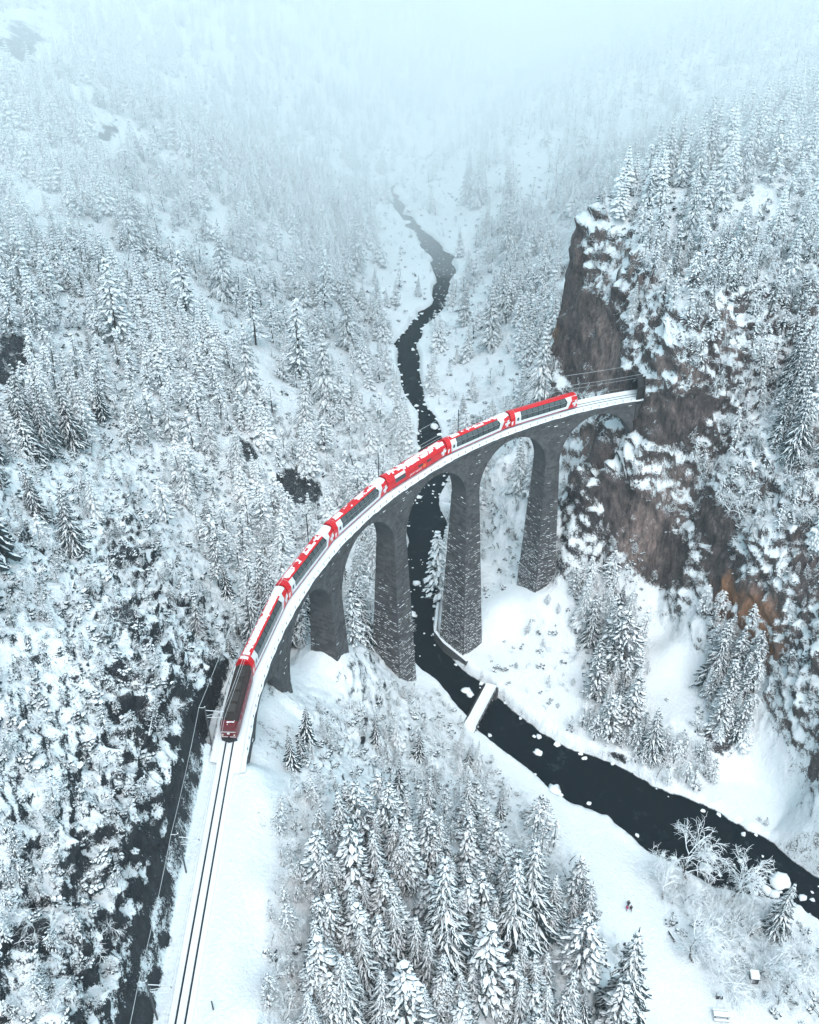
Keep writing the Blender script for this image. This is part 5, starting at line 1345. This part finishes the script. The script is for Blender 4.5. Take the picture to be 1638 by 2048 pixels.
# litter bin hut by the fence end
e = at('wooden_shed', 1506, 1962, yw, 'tiny dark shed with a snowy roof beside the end of the fence', 'shed')
mb = MB(); mb.box((0, 0, .8), (1.35, 1.2, 1.7)); link('body', mb.mesh('body', [M_WOOD]), e)
mb = MB(); mb.add([(-.85, -.8, 1.6), (.85, -.8, 1.6), (.85, .8, 1.9), (-.85, .8, 1.9), (-.85, -.8, 1.7), (.85, -.8, 1.7), (.85, .8, 2.0), (-.85, .8, 2.0)], [(4, 5, 6, 7), (0, 1, 5, 4), (1, 2, 6, 5), (2, 3, 7, 6), (3, 0, 4, 7), (3, 2, 1, 0)]); rf = link('roof', mb.mesh('roof', [M_WOOD]), e)
mb = MB(); mb.add([(-.8, -.75, 1.72), (.8, -.75, 1.72), (.8, .75, 2.02), (-.8, .75, 2.02), (-.72, -.68, 1.98), (.72, -.68, 1.98), (.72, .68, 2.28), (-.72, .68, 2.28)], [(4, 5, 6, 7), (0, 1, 5, 4), (1, 2, 6, 5), (2, 3, 7, 6), (3, 0, 4, 7)]); link('snow_cover', mb.mesh('snow_cover', [M_SNOW]), rf)
mb = MB(); mb.box((0, -.62, .75), (.7, .05, 1.3)); link('door', mb.mesh('door', [M_DARK]), e)
# long log bench / timber left of the path
yw2, L2 = dirpx((1248, 1888), (1270, 1916))
e = at('log_pile', 1259, 1903, yw2, 'dark trough-like log lying in the snow beside the big spruce', 'log')
mb = MB(); mb.tube([(-L2/2, 0, .3), (0, .05, .34), (L2/2, 0, .28)], [.3, .34, .27], 9); link('trunk', mb.mesh('trunk', [M_WOOD]), e)
mb = MB(); mb.tube([(L2/2-.3, 0, .4), (L2/2+.6, .5, .9)], [.12, .05], 6); mb.tube([(L2/2-.5, 0, .3), (L2/2+.2, -.6, .6)], [.1, .04], 6); link('branch', mb.mesh('branch', [M_WOOD]), e)
mb = MB(); mb.tube([(-L2/2+.3, .1, .58), (L2/2-.9, .12, .6)], [.14, .12], 6); link('snow_cover', mb.mesh('snow_cover', [M_SNOW]), e)
yw3, L3 = dirpx((1338, 1866), (1350, 1885))
e = at('park_bench', 1344, 1876, yw3, 'slim snow-capped bench facing the meadow at the edge of the bushes', 'bench')
mb = MB(); mb.box((0, 0, .45), (L3, .4, .07)); link('seat', mb.mesh('seat', [M_WOOD]), e)
mb = MB(); mb.box((0, 0, .58), (L3-.05, .36, .18)); link('snow_cover', mb.mesh('snow_cover', [M_SNOW]), e)
mb = MB(); mb.box((0, -.25, .75), (L3, .06, .4)); link('backrest', mb.mesh('backrest', [M_WOOD]), e)
for x in (-L3/2+.2, L3/2-.2):
    mb = MB(); mb.box((x, 0, .2), (.1, .4, .45)); link('leg', mb.mesh('leg', [M_WOOD]), e)
# post and rail fence at lower right
fp = [ground(a, b) for a, b in [(1527, 1955), (1560, 1965), (1580, 1968), (1600, 1992), (1625, 2020), (1650, 2048), (1690, 2100)]]
e = bpy.data.objects.new('wooden_fence', None); COL.objects.link(e); tagit(e, 'dark wooden rail fence along the bushes in the bottom right corner', 'fence')
for i, (a, b) in enumerate(zip(fp[:-1], fp[1:])):
    for z in (.5, .95):
        mb = MB(); mb.tube([a+np.array([0, 0, z]), b+np.array([0, 0, z])], .07, 5); link('rail', mb.mesh('rail', [M_WOOD]), e)
        mb = MB(); mb.tube([a+np.array([0, 0, z+.09]), b+np.array([0, 0, z+.09])], .05, 4); link('rail_snow', mb.mesh('rail_snow', [M_SNOW]), e)
    L_ = np.linalg.norm(b-a)
    for u in np.linspace(0, 1, max(2, int(L_/1.8))+1)[:-1]:
        q = a+(b-a)*u; mb = MB(); mb.tube([q-np.array([0, 0, .4]), q+np.array([0, 0, 1.15])], .09, 6); link('post', mb.mesh('post', [M_WOOD]), e)
# marker post right of the track
mb = MB(); mb.box((0, 0, .7), (.16, .16, 2.0)); mb.box((0, .02, 1.5), (.22, .05, .5)); o = link('marker_post', mb.mesh('marker_post', [M_DARK]), None, TP(165.5, -3.4, -.4)); tagit(o, 'thin dark post in the snow right of the track near the bottom edge', 'post')
# boulders
def rock(r, seed, sq=.7):
    rg = np.random.default_rng(seed); c = MB(); clump(c, (0, 0, 0), r, rg, sq, 2); return c
M_BOULD = None
def mat_boulder():
    m, nt, b = new_mat('snow_capped_boulder'); n = noise(nt, 2, 4, .6, pos(nt)); g = ramp(nt, n, [(.3, (.03, .035, .04)), (.7, (.09, .10, .105))])
    nt.links.new(mix(nt, snow_mask(nt, .0, .15, 1.5, .3), g, SNOW), b.inputs['Base Color']); b.inputs['Roughness'].default_value = .8; return m
M_BOULD = mat_boulder()
BL = [(1560, 1766, 2.4, 'largest snow-capped boulder standing in the dark river at lower right'), (1075, 1506, .8, 'small white boulder alone in mid-river below the footbridge'), (1412, 1738, 1.1, 'snow-capped boulder in the river beside the leaning frosted tree'), (1425, 1716, .7, 'small boulder just above the leaning-tree boulder in the river'),
      (1535, 1783, .9, 'boulder touching the water left of the largest boulder'), (1548, 1791, 1.0, 'elongated boulder below the largest boulder'), (1562, 1808, .8, 'flat boulder near the lower bank under the largest boulder'), (1604, 1796, .8, 'oval boulder right of the largest boulder'), (1625, 1800, .5, 'small boulder at the right edge of the river'), (1615, 1832, .6, 'boulder near the lower right bank of the river'),
      (1480, 1722, .6, 'lone small boulder in mid-river at lower right'), (1078, 1474, .6, 'small boulder just off the far bank below the footbridge'), (838, 995, .9, 'round white boulder in the river seen through the arch'), (833, 1168, 1.1, 'long white boulder in the river left of the tallest pier'), (826, 1230, 1.0, 'white boulder in the river at the foot of the third pier'),
      (868, 855, 1.6, 'big boulder on the right bank just behind the train'), (812, 447, 2.2, 'large snowy boulder on the left bank far upstream'), (826, 700, .9, 'small boulder in the river bend beyond the viaduct'), (933, 1383, 1.1, 'boulder beside the footbridge on its upstream side'), (941, 1390, 1.0, 'second boulder beside the footbridge, nearer the deck'), (1107, 1580, 1.2, 'round boulder on the near bank below the meadow tip'), (820, 430, 1.6, 'boulder beside the large snowy boulder far upstream')]
for i, (px, py, r, lb) in enumerate(BL):
    p = un(px, py, RZ+.1); g = drop(p[0], p[1])[0]
    z = max(RZ, g.z if g else RZ)
    o = link('boulder', rock(r, 40+i).mesh('boulder', [M_BOULD], True), None, (p[0], p[1], z+r*.2)); tagit(o, lb, 'boulder', 'snow-capped boulders along the river')
# small stones: along both banks and scattered in the current
mb = MB(); rg = np.random.default_rng(5)
for bank, sg in ((RL, 1), (RR, -1)):
    for a, b in zip(bank[:-1], bank[1:]):
        L_ = np.hypot(*(b-a)); D_ = math.dist(((a+b)/2).tolist(), CAM[:2].tolist())
        if D_ > 700: continue
        for u in np.arange(0, 1, (6.0 if D_ < 260 else 4.0)/max(L_, 1)):
            q = a+(b-a)*u+rg.normal(0, .6, 2); clump(mb, (q[0], q[1], RZ+.05), rg.uniform(.2, .7)*(1 if D_ < 260 else 1.6), rg, .6, 1)
for (px0, px1, py0, py1, n_s) in [(1400, 1560, 1690, 1800, 9), (1560, 1638, 1740, 1840, 5), (850, 910, 540, 600, 60), (760, 840, 355, 400, 60), (850, 910, 480, 540, 70), (800, 870, 420, 480, 40), (850, 960, 245, 340, 40), (815, 880, 960, 1010, 26), (815, 870, 1060, 1320, 22), (820, 850, 780, 880, 16), (960, 1000, 1370, 1420, 10)]:
    for _ in range(n_s):
        p = un(rg.uniform(px0, px1), rg.uniform(py0, py1), RZ)
        if river_d(np.array([p[0]]), np.array([p[1]]))[0] < -.4: clump(mb, (p[0], p[1], RZ+.02), rg.uniform(.1, .42), rg, .5, 1)
o = link('river_stones', mb.mesh('river_stones', [M_BOULD])); tagit(o, 'snow-capped stones along both banks and in the shallows', None, None, 'stuff')
# ------------------------------------------------------------------ haze
def volume_mat(name, dens, col=(.88, .975, 1.0)):
    m = bpy.data.materials.new(name); m.use_nodes = True; nt = m.node_tree; nt.nodes.clear()
    o = nt.nodes.new('ShaderNodeOutputMaterial'); v = nt.nodes.new('ShaderNodeVolumePrincipled')
    v.inputs['Color'].default_value = col+(1,); v.inputs['Density'].default_value = dens; v.inputs['Anisotropy'].default_value = 0.0
    nt.links.new(v.outputs[0], o.inputs['Volume']); return m
hz = MB(); hz.box((900, -200, 170), (7200, 7200, 600)); hme = hz.mesh('haze', [volume_mat('haze_air', .00014)])
ho = link('haze', hme); ho['kind'] = 'stuff'; ho['label'] = 'pale winter haze filling the gorge'
# low cloud: a bank that fills the valley from about 330 m off, nearer to us higher up
V = []; F = []; na, nzl = 40, 7
for i in range(na+1):
    az = YAW+math.radians(-100+200*i/na)
    for j in range(nzl+1):
        z = -80+245*j/nzl
        rf = max(400-2.0*max(z+40, 0), 170)+22*math.sin(i*1.3+j)+16*math.sin(i*.7-j*1.7)
        V.append((CAM[0]+rf*math.cos(az), CAM[1]+rf*math.sin(az), z))
nf = len(V)
for i in range(na+1):
    az = YAW+math.radians(-100+200*i/na)
    for z in (-80, 165): V.append((CAM[0]+2700*math.cos(az), CAM[1]+2700*math.sin(az), z))
w_ = nzl+1
for i in range(na):
    for j in range(nzl): F.append((i*w_+j, i*w_+j+1, (i+1)*w_+j+1, (i+1)*w_+j))
    b0, b1 = nf+2*i, nf+2*i+2
    F += [(b0, b1, b1+1, b0+1), (i*w_, (i+1)*w_, b1, b0), (i*w_+nzl, b0+1, b1+1, (i+1)*w_+nzl)]
F += [tuple([j for j in range(w_)]+[nf+1, nf])[::-1], tuple([na*w_+j for j in range(w_)]+[nf+2*na+1, nf+2*na])]
cme = bpy.data.meshes.new('low_cloud'); cme.from_pydata(V, [], F); cme.update(); cme.materials.append(volume_mat('cloud_vapour', .0031, (.94, .99, 1.0)))
bm_ = bmesh.new(); bm_.from_mesh(cme); bmesh.ops.recalc_face_normals(bm_, faces=bm_.faces); bm_.to_mesh(cme); bm_.free()
co = link('low_cloud', cme); tagit(co, 'low snow cloud hiding the upper end of the valley', None, None, 'stuff')
print('done', time.time()-T0)
